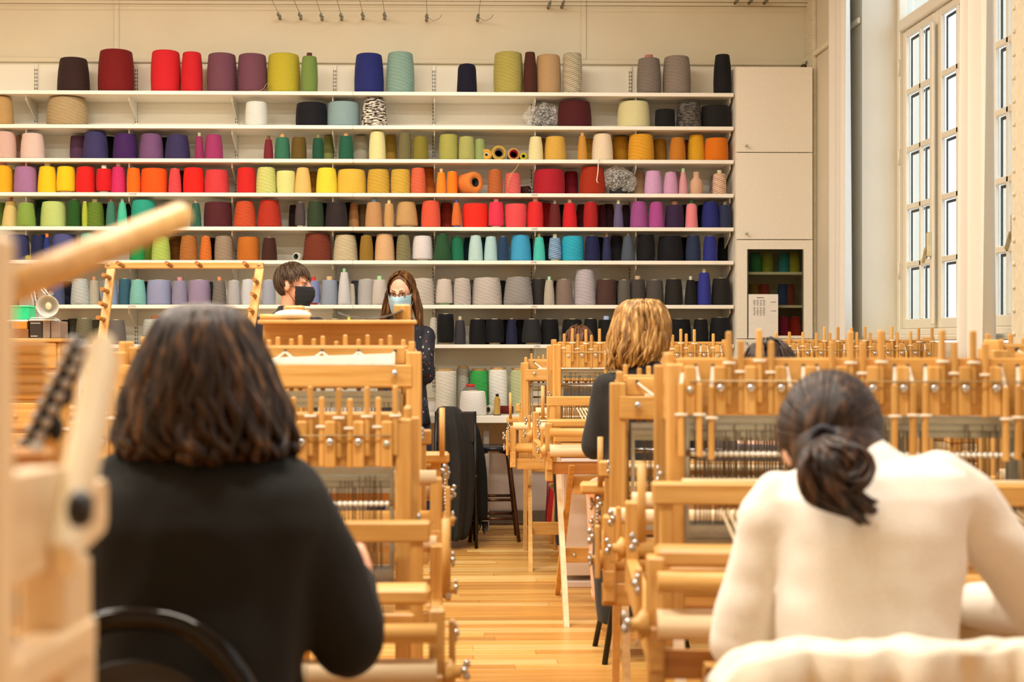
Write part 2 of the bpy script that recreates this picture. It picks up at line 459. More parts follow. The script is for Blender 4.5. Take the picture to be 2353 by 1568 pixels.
M_GLASS = glassy('window_glass', '#eef4f8', 0.12)
M_WFRAME = plain('window_paint', '#ded4be', 0.4, noise_amt=0.02)
M_WDARK = plain('frame_shadow', '#241a14', 0.8)  # dark tone painted as the shade of the outer window frame
PITCH, Z_P0 = 0.351, 1.435
def window(n, y0, y1):
    w = empty('window_%d' % n, (X_WIN, (y0 + y1) / 2, Z_SILL)); w['kind'] = 'structure'
    W = y1 - y0; H = Z_HEAD - Z_SILL; zt = Z_P0 + 5 * PITCH - Z_SILL
    fr = MB()
    for s in (-1, 1): fr.box((0, s * (W / 2 - 0.025), H / 2), (0.09, 0.05, H), 0.005)
    for z, h in ((0.02, 0.04), (H - 0.03, 0.06), (zt + 0.05, 0.07)): fr.box((0, 0, z), (0.1, W - 0.1, h), 0.006)
    fr.build('window_frame', M_WFRAME, w, weld=False)
    MB().box((-0.13, 0, -0.015), (0.26, W, 0.03), 0.006).build('window_sill', M_WFRAME, w)
    lw = (W - 0.1) / 2
    for s in (-1, 1):
        cy = s * lw / 2
        st = 0.06
        m = MB()
        for t in (-1, 1): m.box((-0.01, cy + t * (lw / 2 - st / 2), (0.05 + zt) / 2), (0.026, st, zt - 0.03), 0.005)
        m.box((-0.01, cy, 0.07), (0.026, lw - 2 * st, 0.06), 0.005)
        m.box((-0.01, cy, zt - 0.01), (0.026, lw - 2 * st, 0.045), 0.005)
        for k in range(1, 5): m.box((-0.01, cy, 0.1 + k * PITCH - 0.018), (0.022, lw - 2 * st, 0.036), 0.005)
        m.box((-0.01, cy, (0.1 + zt) / 2), (0.022, 0.03, zt - 0.1), 0.005)
        leaf = m.build('casement', M_WFRAME, w, weld=False)
        pw = (lw - 2 * st - 0.03) / 2
        for k in range(5):
            for t in (-1, 1):
                MB().box((0.004, cy + t * (pw / 2 + 0.015), 0.1 + (k + 0.5) * PITCH - 0.018), (0.004, pw + 0.01, PITCH - 0.03)).build('pane', M_GLASS, leaf)
        gb = MB()  # dark strips behind each pane imitate the shadow of the outer frame
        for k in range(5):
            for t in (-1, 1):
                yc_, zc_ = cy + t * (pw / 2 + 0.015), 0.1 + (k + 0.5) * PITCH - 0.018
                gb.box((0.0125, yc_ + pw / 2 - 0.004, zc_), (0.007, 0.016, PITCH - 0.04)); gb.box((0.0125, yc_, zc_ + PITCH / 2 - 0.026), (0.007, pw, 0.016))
        gb.build('shadow_strip', M_WDARK, leaf, weld=False)['kind'] = 'stuff'
        for z in (0.35, 1.05, 1.6):
            MB().cyl((-0.045, s * (W / 2 - 0.045), z), (-0.045, s * (W / 2 - 0.045), z + 0.1), 0.008, n=8).build('hinge', M_WFRAME, leaf)
    MB().box((-0.05, 0, zt * 0.5), (0.02, 0.045, zt - 0.12), 0.006).build('cover_strip', M_WFRAME, w)
    h = MB().box((-0.07, 0.0, 0.52), (0.03, 0.03, 0.14), 0.006); h.bar((-0.085, 0.0, 0.5), (-0.085, 0.06, 0.42), 0.016, 0.016)
    h.build('handle', plain('brass_handle', '#cdbb8e', 0.35, 0.6), w)
    for t in (-1, 1):
        MB().box((0.004, t * W / 4, (zt + 0.085 + H - 0.06) / 2), (0.004, W / 2 - 0.06, H - zt - 0.145)).build('pane', M_GLASS, w)
    MB().box((-0.01, 0, (zt + H) / 2 + 0.01), (0.05, 0.05, H - zt - 0.14), 0.005).build('mullion', M_WFRAME, w)
for i, (a, b_) in enumerate(Y_GAPS): window(i + 1, a, b_)

# the stone wing seen outside through the panes
bx0, bx1 = PX(2040, 12.6), PX(2150, 12.6)
nb = empty('neighbouring_building', ((bx0 + bx1) / 2, 13.0, -3.0), label='pale grey stone wing of a building outside the paned window', cat='building')
MB().box((0, 0, 5), (bx1 - bx0, 0.8, 10)).build('wall', plain('grey_stone', '#6a6a6a', 0.9, scale=6, noise_amt=0.1), nb)
for k in range(5):
    MB().box((0.06, -0.41, 3.4 + k * 0.9), (0.07, 0.03, 0.7)).build('window_slit', plain('pale_reveal', '#6d7078', 0.7), nb)

# curtains
def curtain(name, pts_xy, z0, z1, waves, amp, hexc, label, swing=0.0):
    c = Vector(pts_xy[0]); d = Vector(pts_xy[1]) - c; nrm = Vector((-d.y, d.x)).normalized()
    rr = random.Random(len(label)); ph = [rr.random() * 6 for _ in range(4)]
    def fn(s, t):
        z = z0 + (z1 - z0) * t
        k = amp * (0.65 * sin(s * waves * 2 * pi + ph[0]) + 0.35 * sin(s * waves * 4.6 + ph[1] + t * 1.2)) * (0.65 + 0.5 * (1 - t))
        q = c + d * (s * (1 - 0.10 * (1 - t) * swing) + 0.012 * sin(t * 3 + s * 9 + ph[2])) + nrm * k
        return (q.x, q.y, z)
    o = MB().grid(fn, 90, 24).build(name, cloth(name + '_cloth', hexc, 900), weld=False)
    solidify(o, 0.003)
    return tag(o, label, 'curtain')
def cloth(name, h, scale=500, rough=0.85, sheen=0.3, bump=0.25):
    return plain(name, h, rough, scale=scale, noise_amt=0.08, bump=bump, sheen=sheen)
curtain('curtain', ((2.575, 9.18), (2.53, 8.62)), 1.0, 4.6, 3, 0.030, '#e6e0d4', 'narrow white curtain gathered against the wall beside the speckled cabinet')
curtain('curtain', ((2.60, 6.90), (2.56, 6.47)), 1.12, 4.6, 3.6, 0.06, '#d3cab6', 'wide cream curtain hanging in folds at the right edge between the paned windows')

# ceiling lamps with their tubes
M_TUBE = glow('lamp_tube', '#ffe6c0', 5.0)
M_TUBE.cycles.emission_sampling = 'NONE'
for i, (x, y) in enumerate(LAMP_SPOTS):
    lab = ['ceiling lamp near the camera by the left wall', 'ceiling lamp near the camera over the aisle', 'ceiling lamp over the middle of the left looms', 'ceiling lamp over the middle of the aisle', 'ceiling lamp before the yarn shelves on the left', 'ceiling lamp before the yarn shelves on the right'][i]
    t = empty('ceiling_lamp', (x, y, LAMP_Z), label=lab, cat='lamp', group='ceiling lamps')
    MB().box((0, 0, 0.06), (1.6, 0.26, 0.05), 0.01).build('housing', M_METALW, t)
    for s in (-1, 1):
        MB().cyl((-0.74, s * 0.06, 0.012), (0.74, s * 0.06, 0.012), 0.013, n=8).build('tube', M_TUBE, t)
        MB().cyl((s * 0.6, 0, 0.08), (s * 0.6, 0, CEIL_Z - LAMP_Z), 0.005, n=6).build('suspension_rod', M_METALW, t)

# picture wires under the ceiling
M_WIRE = plain('steel_wire', '#8a8068', 0.4, 0.6)
for v, lab in ((5, 'upper thin wire strung along the top of the back wall'), (14, 'lower thin wire strung along the top of the back wall')):
    z = PZ(v, 10.02)
    tag(MB().cyl((X_L, 10.02, z), (X_R, 10.02, z + 0.01), 0.0022, n=6).build('wall_wire', M_WIRE), lab, 'wire')
for i, (u, v) in enumerate(((643, 42), (691, 42), (740, 44), (785, 44), (834, 42), (884, 42), (980, 46), (1097, 46), (1260, 17), (1291, 16), (1690, 6), (1722, 6), (1757, 6))):
    e = P(u, v, 10.09)
    nm = ('first', 'second', 'third', 'fourth', 'fifth', 'sixth', 'seventh', 'eighth', 'ninth', 'tenth', 'eleventh', 'twelfth', 'thirteenth')[i]
    t = empty('ceiling_wire', e, label='%s taut wire from the left with a turnbuckle hooked to the wall' % nm, cat='wire', group='turnbuckle wires under the ceiling')
    m = MB().cyl((0, 0.035, 0), (0, 0.0, 0), 0.006, n=8); m.ball((0, 0, 0), 0.012, 8, 6)
    m.build('eye_bolt', plain('rusty_bolt', '#7a4a3c', 0.5, 0.4), t)
    m = MB().tube([(0, 0, 0), (0.004, -0.05, 0.004), (-0.004, -0.09, 0.002), (0.004, -0.13, 0.006)], [0.010, 0.013, 0.008, 0.011], 8)
    m.build('turnbuckle', plain('zinc', '#8d8f80', 0.35, 0.8), t)
    MB().cyl((0.004, -0.13, 0.004), (0.004, Y_F - e.y + 0.2, 0.02), 0.0022, n=6).build('wire', M_WIRE, t)
    if i in (6, 7):
        MB().tube([(0, -0.10, 0), (0.05, -0.10, -0.03), (0.09, -0.1, -0.012), (0.11, -0.1, 0.015)], 0.0018, 5).build('wire_tail', M_WIRE, t)

# ------------------------------------------------------------------ shelving
Y_SF, Y_SB, T_S = 9.78, 10.112, 0.026
SHELF_V = [211.0, 288.6, 365.9, 443.9, 521.8, 598.8, 700.8, 792.0]
SHELF_Z = [PZ(v, Y_SF) for v in SHELF_V]
ORD = ['top', 'second', 'third', 'fourth', 'fifth', 'sixth', 'seventh', 'eighth']
UPR = [85, 315, 545, 770, 997, 1222, 1447]
slot_mb = MB()
z = 0.98
while z < Z_PAN - 0.04:
    for s in (-1, 1): slot_mb.box((s * 0.0065, -0.0135, z), (0.005, 0.003, 0.017))
    z += 0.026
slot_me = slot_mb.mesh('slots', False); slot_me.materials.append(M_SLOT)
up_me = MB().box((0, -0.006, (0.95 + Z_PAN) / 2), (0.026, 0.016, Z_PAN - 0.95), 0.002).mesh('rail'); up_me.materials.append(M_METALW)
for i, u in enumerate(UPR):
    t = empty('shelf_upright', (PX(u, Y_W), Y_W - 0.012, 0.0), label='%s slotted white steel shelf upright counted from the left' % ORD[i].replace('top', 'first'), cat='upright', group='slotted shelf uprights')
    link('rail', up_me, None, t)
    link('slots', slot_me, None, t)['kind'] = 'stuff'
def bracket_mesh():
    m = MB()
    pr = [(0, 0), (0, -0.12), (-0.02, -0.125), (-0.255, -0.03), (-0.255, 0)]
    vs = [(s * 0.004, p[0], p[1]) for s in (-1, 1) for p in pr]
    n = len(pr)
    fs = [tuple(range(n)), tuple(range(2 * n - 1, n - 1, -1))] + [(i, (i + 1) % n, n + (i + 1) % n, n + i) for i in range(n)]
    m.add(vs, fs)
    return m.mesh('bracket')
BR_ME = bracket_mesh(); BR_ME.materials.append(M_METALW)
def card_text(txt, size, parent, loc, mat, name='lettering'):
    cu = bpy.data.curves.new(name, 'FONT'); cu.body = txt; cu.size = size; cu.align_x = 'CENTER'; cu.align_y = 'CENTER'; cu.extrude = 0.0004
    tmp = bpy.data.objects.new(name, cu); COL.objects.link(tmp)
    me = bpy.data.meshes.new_from_object(tmp.evaluated_get(bpy.context.evaluated_depsgraph_get()))
    bpy.data.objects.remove(tmp)
    me.materials.clear(); me.materials.append(mat)
    return link(name, me, None, parent, loc, (pi / 2, 0, 0))
CARDS = {(3, 0): (305, 'COTON'), (6, 0): (303, 'COTON'), (7, 0): (302, 'COTON'), (3, 1): (1228, 'LAINE'), (4, 1): (1228, 'LAINE'), (5, 1): (1226, 'LAINE'), (6, 1): (1227, 'LAINE'), (7, 1): (1234, 'LAINE')}
for si, z in enumerate(SHELF_Z):
    for half in (0, 1):
        u0 = (82 if si >= 6 else -260) if half == 0 else 811.5
        u1 = 811 if half == 0 else 1686
        x0, x1 = PX(u0, Y_SF), PX(u1, Y_SF)
        t = empty('wall_shelf', ((x0 + x1) / 2, (Y_SF + Y_SB) / 2, z), label='%s white wall shelf from the top, %s board of cones' % (ORD[si].replace('top', 'first'), ('left', 'right')[half]), cat='shelf', group='white shelf boards')
        MB().box((0, 0, -T_S / 2), (x1 - x0, Y_SB - Y_SF, T_S), 0.002).build('board', M_SHELF, t)
        for u in UPR:
            if u0 < u < u1:
                link('bracket', BR_ME, None, t, (PX(u, Y_W) - t.location.x + 0.004, Y_W - 0.03 - t.location.y, -T_S))
        if half == 1: link('bracket', BR_ME, None, t, (x1 - 0.012 - t.location.x, Y_W - 0.03 - t.location.y, -T_S))
        if (si, half) in CARDS:
            u, txt = CARDS[(si, half)]
            cx = PX(u, Y_SF) - t.location.x
            c = MB().box((cx, Y_SF - 0.0012 - t.location.y, -T_S / 2 + 0.001), (0.052, 0.0015, 0.019)).build('label_card', M_PAPER, t)
            card_text(txt, 0.0145, c, (cx, Y_SF - 0.0026 - t.location.y, -T_S / 2 + 0.001), M_INK)

# worktable under the shelves
Y_TF = 9.58
Z_TAB = PZ(956, Y_TF)
x0, x1 = PX(86, Y_TF), PX(1690, Y_TF)
tb = empty('long_worktable', ((x0 + x1) / 2, 9.84, 0), label='long white worktable running along the wall under the yarn shelves', cat='table')
MB().box((0, 0, Z_TAB - 0.025), (x1 - x0, 0.52, 0.05), 0.003).build('tabletop', M_SHELF, tb)
for u in (120, 420, 760, 1118, 1560):
    for dy in (-0.1, 0.2):
        MB().box((PX(u, 9.7) - tb.location.x, dy, (Z_TAB - 0.05) / 2), (0.04, 0.04, Z_TAB - 0.05), 0.004).build('leg', plain('grey_steel_leg', '#b6b0a8', 0.4, 0.3), tb)

# ------------------------------------------------------------------ yarn cones
PAL = {'black': '#121214', 'charcoal': '#2c2a2a', 'dark grey': '#4a4643', 'grey': '#7d7872', 'light grey': '#a9a7a4', 'pale grey': '#c8c4bd', 'white': '#dfe0da',
       'cream': '#e9d9b8', 'beige': '#c2b494', 'oatmeal': '#b9aa8c', 'taupe': '#8a7a6a', 'tan': '#b99868', 'camel': '#c09258', 'brown': '#7a4a28', 'dark brown': '#3d221a', 'rust': '#b34a22', 'copper': '#b5602f',
       'maroon': '#501820', 'dark red': '#7a161c', 'crimson': '#a81828', 'red': '#d4201e', 'coral': '#e05a4c', 'pink': '#ee8a96', 'pale pink': '#ddc0b4', 'magenta': '#a8305f', 'mauve': '#75506c', 'lilac': '#b894b8', 'orchid': '#a04a8e',
       'purple': '#40205a', 'plum': '#35202e', 'indigo': '#38325c', 'navy': '#191c40', 'blue': '#262c74', 'slate blue': '#4e5878', 'steel blue': '#7e92b0', 'periwinkle': '#8c93b4', 'sky blue': '#3c9cca', 'turquoise': '#2aa8c4', 'aqua': '#4cc0ac', 'pale aqua': '#b2d3d1', 'light teal': '#86aa9e',
       'teal': '#2a927e', 'dark teal': '#1c4450', 'dark green': '#214a2e', 'green': '#2c7a50', 'leaf green': '#6f9040', 'lime green': '#a9c060', 'pale green': '#c2cf84', 'olive': '#7a7030', 'dark olive': '#56502c', 'khaki': '#a8a458',
       'mustard': '#bf9430', 'ochre': '#d4a644', 'gold': '#dfa226', 'yellow': '#f2d02c', 'pale yellow': '#e4dc9c', 'orange': '#ee7a1c', 'amber': '#c9822c', 'peach': '#e4b688'}
def lab_of(c):
    r, g, b_ = c[:3]
    return Vector(((0.3 * r + 0.6 * g + 0.1 * b_) ** 0.4 * 1.4, (r ** 0.4 - g ** 0.4) * 1.6, (g ** 0.4 - b_ ** 0.4)))
PAL_L = {k: lab_of(rgb(v)) for k, v in PAL.items()}
def colour_name(c):
    q = lab_of(c)
    return min(PAL_L, key=lambda k: (PAL_L[k] - q).length)

# u, base width, top width, top v, colour, flags: b behind, r domed, k bottle, m/K/M/G winding, c:hex core on top, d:hex core below
CONES = [
"""169,73,61,134.6,35211f;267,82,73,115.5,7a1416;381,66,62,117,d8222c;441,49,42,121,d2202a;510,66,62,123,744858;580,66,62,124,744858;652,75,69,122.6,c0b434;711,37,33,129.5,77924a,c:5a3030;848,67,59,122,232c74;920,63,57,118.5,8cb0a4,m;1073,47,41,144,14132a,r;1168,66,63,117,b9ae5c,m;1218,31,23,118,4e281e;1260,55,53,123,bd9c70;1315,41,42,119,c2b89c,K;1491,55,49,129.5,857b73,m,c:c07a78;1555,63,57,124.5,93877c,m;1660,41,33,121,17171c""",
"""5,52,42,225,c09c64;155,92,83,224.4,b9a278,m;589,51,46,234,e4e8e2;716,72,68,235,12131c;789,74,70,233,8eabae;860,59,46,224.6,1e1c22,M;1320,79,71,229,50181c;1456,77,68,229,e4dda8;1528,46,44,248,151517;1583,58,50,231.5,3c3836,G;1644,66,63,238,1c1b1c""",
"""12,50,44,305,dcb9ac;44,26,22,314,c49a80,b;75,54,46,308.5,e6cabe;182,40,38,314,5e3e5a,b;220,57,47,304,3c3766;250,34,30,316,0d0a14,b;288,56,48,309,42205e;348,56,45,308.5,77527c;379,32,28,318,120f18,b;408,58,46,311,39325e;458,21,14,315,96305f,c:b8b090;491,43,34,310.5,a4386c;617,22,15,321.5,7a2630,c:6b4a30;649,36,29,316.5,387458,c:c8a070;687,35,30,315.5,66521e;731,26,22,318,1d523d,c:8a7a50;754,24,18,312,959d58,b;795,34,28,313,226048,c:c8a070;830,36,32,313,bdb8a2,b;867,39,32,301.6,eee6a4;898,28,22,309,bb963a,b;931,30,26,305.5,746d46;966,36,31,313.6,867d2e;1031,44,41,308,abab56;1072,37,33,313,aeb168;1102,26,23,319,98a96a;1231,35,26,313,efe2a8;1248,24,20,318,a07030,b;1276,52,43,312,dcae4c;1338,23,14,310.6,d2963f,c:d8b080;1356,28,24,317,c0922e,b;1384,50,40,305.5,f3dfbf;1425,40,37,312,cc9124,b;1473,60,53,306,e8a82e,m;1516,32,28,318,d0932c,b;1557,38,29,314,c87e26;1576,24,20,320,8c4a14,b;1600,43,32,307.5,e0a822;1646,55,50,314,e57c16""",
"""6,46,42,383,f6b622,c:d09088;38,20,18,392,8a8020,b;59,53,47,385,a878a4,c:9c6048;109,44,35,384.5,f8ce20,c:d8c8a0;152,43,38,384.5,fad01e,d:d0a080;197,44,39,385,e0201e;239,34,32,389.6,da1822,c:d8d0bc,d:d0b8a0;272,35,27,385,d22f68,c:d8c8b0;307,31,27,388,fd7016;355,62,58,388,fc5c14;402,30,21,389,e84c50,m;420,26,22,394,3a0e10,b;445,48,43,386.5,f22218;498,56,50,391,d83f42;566,43,39,386,d62422;612,48,40,385,d4d780,m;657,40,42,393,e4e592;696,39,27,386,ecc272;722,28,24,396,c0882e,b;751,50,41,386,f0de40;808,68,62,389,e6be46;870,53,47,389,d4ac40,m;921,46,43,389,d6b044,m;961,34,29,386,e56a48,m;985,30,26,386,e6782e,b;1014,23,17,396,f49028,c:d8b080;1039,25,22,394,fd861a;1138,34,29,389,bc6834,m;1178,37,33,397,e66a66,m;1262,72,68,387.6,b01c2c;1312,32,29,393,94192a,b;1361,62,51,381,a83014;1468,28,24,393,d6ae88,b;1501,41,33,391,d8a8d2;1541,36,25,394,d6a2c8;1557,16,12,394,cfa09c,b;1570,21,11,394,dfa2ac,c:b8d0a0;1600,30,14,395,e2b698,k;1643,26,20,402,b89aa0,b;1653,31,28,397,e6bfa4,K,c:d8d0a4""",
"""0,26,22,468,70903e,b;25,40,22,465,dcc680,c:c06a70;60,42,33,468,86a648;98,28,24,458.5,285a30,b;124,60,52,464.5,bfd47e;171,34,28,460.6,26561e,r;195,13,9,466,b0c03e;218,44,35,467,648228,m,c:c8c090;238,22,18,470,0f1a10,b;255,23,15,465,3f7c66,c:9c5038;281,23,14,467,50caa6,c:90b0a0;299,22,18,470,123028,b;330,56,52,460.6,2da28a;385,36,30,470,1f6a58,b;450,26,16,468,2e6250,c:b0a080;501,64,60,465,521e24;563,53,40,463,ca5029,m;619,57,42,460,b2311c;676,24,20,472,34201e,b;690,24,18,466,4c4342,d:d0c4b0;725,39,32,463,2f4028;741,24,20,467,16160f,b;773,52,42,465,2e2424;800,24,22,466,141011,b;813,25,17,467.7,be8854,b;834,24,20,470,765836,b;860,42,33,465,c29362,c:8ab0c8;894,22,19,468,ca9f64,c:d8c890;934,54,40,463.6,c69e66,d:d8d0bc;965,24,20,470,5e482c,b;990,45,38,461,e05a40;1026,30,26,465.7,942e1a,b;1049,23,14,466,da7032,c:5a5ab0,d:6060b0;1092,58,58,467,f42e1c;1140,35,31,464,ec3a56,c:e8a0a0,d:e8c0b0;1185,49,50,467.5,ee5258;1230,37,33,463,e02c2e,c:e0b0a0;1252,32,28,465,c02020,b;1275,27,20,468,64201f,c:a08878;1291,20,16,470,140608,b;1309,34,25,466,d42028,c:d8c0a8;1338,28,24,469,641818,b;1357,32,28,463.6,b02022;1376,16,12,471,c02428,b;1384,18,14,470,4a1018,b;1399,26,21,468,3a1820,b;1421,23,14,468,645c80,c:c0d0b0;1438,22,16,470,342430,b;1468,41,33,462,a25294;1508,38,29,463,b05098;1550,43,39,469.5,382446,c:b08060;1573,20,16,470,181020,b;1589,30,24,466,f49098,r,c:30703c;1612,20,16,470,10142c,b;1633,43,34,462,262c78;1666,26,24,469.5,2e365a,c:807860""",
"""42,50,45,541,363c66;90,35,32,541.5,20274e;108,16,12,547,24357a,c:d86a28;147,58,52,539,50548a;206,44,38,537,4eb09c;315,34,28,545,1a924e,m;345,24,20,544,96b646,b;370,43,34,544,b0c860,m;404,32,28,544,82501a,b;434,42,33,543,ac6c30,m;473,27,19,544,d67228,m;488,20,16,548,1a1210,b;514,42,37,543.5,9a8872,m;571,52,47,545,be6c20;619,36,27,547,402014;730,66,55,536,753420,m;794,57,46,540,c8b894,m;820,34,30,536,2e2016,b;842,32,25,541.7,927028;862,22,18,544,120e0c,b;884,47,37,538,daaf80;912,22,18,544,1a1612,b;927,34,27,541,857e58,m;971,48,41,542,e0dada,d:c8c0b0;1017,40,26,538,27502f;1050,32,25,544,1a704f;1078,26,22,546,174a58,b;1093,34,24,541,bcdbd8;1112,24,20,546,164452,b;1128,32,23,543.5,b2d6d8;1156,26,21,544,234062;1196,51,40,539.6,40a4d2;1224,20,16,548,0f2a33,b;1239,28,19,545,4cc8b8,c:b0a070;1257,26,22,542,0f2a33,b;1275,30,24,546,86a8cc,K,c:e0d8b8,d:d8c8a0;1315,52,50,542,2eb0cc,m;1361,37,28,542,1c204c;1378,22,18,545,0c0c18,b;1394,21,13,544,2a2d54,c:90684c;1417,30,26,541,38353e,b;1443,32,19,541.5,505a68,c:a09078;1484,42,38,538,141317,m;1540,60,52,541,14141a,m;1572,26,22,545,0c0c10,b;1593,35,28,540,2b3856,m;1632,33,26,541.5,2e348c;1662,26,22,545,131315,b""",
"""128,40,34,647,505a80;152,28,24,648,24273f,b;184,42,33,642,bcc4c2,m;216,29,20,645.5,b3ad9a,c:c88860;252,38,30,644,869abc;287,28,26,641.6,345f74;317,38,28,644,7cbdb4;335,20,16,648,16181c,b;366,59,52,644,949bbc;413,36,31,646,8e8ba4,c:c08080;458,52,47,644,9787a4;480,22,18,648,3a3f44,b;504,32,24,645.5,766f67,m,c:d08050;538,29,25,645,b0b0b0;571,30,28,643,ccd0d4;618,30,27,644,a2a8b6;720,30,26,645.5,848db8,c:c02828,d:c02828;736,20,16,648,c0b8a8,b;757,40,35,644,929cac,c:c8a878;778,22,18,648,484c54,b;791,29,17,626,cecccc,c:88c080;808,16,12,654,c0b8a4;817,24,20,645.5,525a66,b;843,42,38,642,b1afac;872,34,28,643,ccc2b8,c:a0d090;972,54,46,640,c7bdb0,m;1021,40,31,642,d0c4b8,d:90c080;1042,22,18,648,8a8078,b;1062,40,35,640,c4bab2,m;1084,24,20,644,706a64,b;1119,71,60,638,c5bbb2,m;1152,24,20,645,1e2628,b;1191,69,54,637,96928e,m;1238,34,32,641,332e2c;1262,25,17,644,b8b0a0,c:a0c8a8;1280,20,16,645,1a1614,b;1296,42,33,642,857468;1344,51,40,619,bcb4bc,m;1393,47,44,642,4f352e;1417,22,18,645,48443e,b;1434,30,26,643.5,605c56;1465,36,33,642,48423e,c:c0a080;1504,42,37,643.5,514c47;1548,41,35,641,262422;1587,27,19,643,191919,c:c8c8c0;1605,24,22,646,16182c,b;1618,31,23,626,353a9a,c:c8b8a0;1657,45,38,639,22211f""",
"""150,20,16,736,201820,b;168,28,24,733,524e3e,b;194,38,33,733,736f56,m;224,28,24,736,625e52,b;267,46,36,736,6c6660;359,62,56,734,bcc0ba,m,c:c88050;770,45,42,734,101013;802,24,20,736,98948c,c:d0d040;836,28,26,735,bcb8b0;997,22,16,730,d0c9bd,m;1024,38,36,722,0d0d0e,d:c8b490;1057,26,20,736,3c3b3e,c:c0b090;1097,38,33,734,0e0e10;1118,26,22,735,0a0a0c,b;1137,42,38,734,101012,d:c8b490;1160,22,18,735,0c0c0e,b;1176,26,18,733.5,1c1f3e;1196,24,20,735,0b0b0d,b;1222,46,36,734,262628,d:b8a880;1263,42,38,734,0c0c0d;1315,50,42,734,0d0d0e;1357,32,28,733,121214;1393,38,34,735,0f0f11,c:a0b8d8;1430,44,38,733,101012;1470,42,36,734,121214;1513,40,36,734,0e0e10;1560,56,50,734,0d0d0f;1610,35,30,734,111113;1655,50,42,730,141416"""]
def cone_profile(rb, rt, h, flags):
    if 'k' in flags:
        return [(rb * 0.9, 0), (rb, 0.03 * h), (rb * 1.02, 0.45 * h), (rb * 0.9, 0.62 * h), (rt, 0.78 * h), (rt * 0.98, h)]
    if 'r' in flags:
        return [(rb * 0.93, 0), (rb, 0.05 * h), (rb + (rt - rb) * 0.82, 0.80 * h), (rt * 0.97, 0.90 * h), (rt * 0.82, 0.97 * h), (rt * 0.45, h)]
    e = 0.055 * h; bl = 0.018 * h
    return [(rb * 0.90, 0), (rb * 0.985, e * 0.55), (rb, e * 1.4), (rb + (rt - rb) * 0.33 + bl, 0.33 * h), (rb + (rt - rb) * 0.66 + bl, 0.66 * h), (rt, h - e), (rt * 0.96, h - e * 0.3), (rt * 0.86, h), (rt * 0.4, h * 0.995)]
TAKEN = set()
def unique(label, *alts):
    for l in (label,) + alts:
        if l not in TAKEN:
            TAKEN.add(l); return l
    raise ValueError('label taken: ' + label)
def core_mat(h): return plain('core_' + h, '#' + h, 0.6)
YARN_OF = {'m': Y_MED, 'K': Y_COARSE, 'M': Y_MARL, 'G': Y_MARLG}
def number_word(n): return '%d%s' % (n, 'th' if 10 <= n % 100 <= 20 else {1: 'st', 2: 'nd', 3: 'rd'}.get(n % 10, 'th'))
def make_cone(x, yc, z, rb, rt, h, col, flags=(), core_top=None, core_bot=None, lean=0.0):
    lift = 0.012 if core_bot else 0.0
    mat = next((YARN_OF[f] for f in flags if f in YARN_OF), Y_FINE)
    o = MB().lathe(cone_profile(rb, rt, h - lift, flags), 24, (0, 0, lift)).build('yarn_cone', mat, None, (x, yc, z), (0, 0, random.random() * 0.6))
    o.color = col
    cr = min(max(rt * 0.38, 0.011), rt * 0.75)
    top = 0.026 if core_top else 0.004
    if 'k' in flags: cr = rt * 0.9; top = 0.004
    m = MB().lathe([(cr * 1.05, h - 0.03), (cr, h + top), (cr * 0.62, h + top), (cr * 0.6, h - 0.03)], 14)
    m.build('core', core_mat(core_top) if core_top else M_CORE, o)
    if core_bot:
        MB().cyl((0, 0, 0), (0, 0, lift + 0.01), rb * 0.62, rb * 0.6, 16).build('core', core_mat(core_bot), o)
    return o
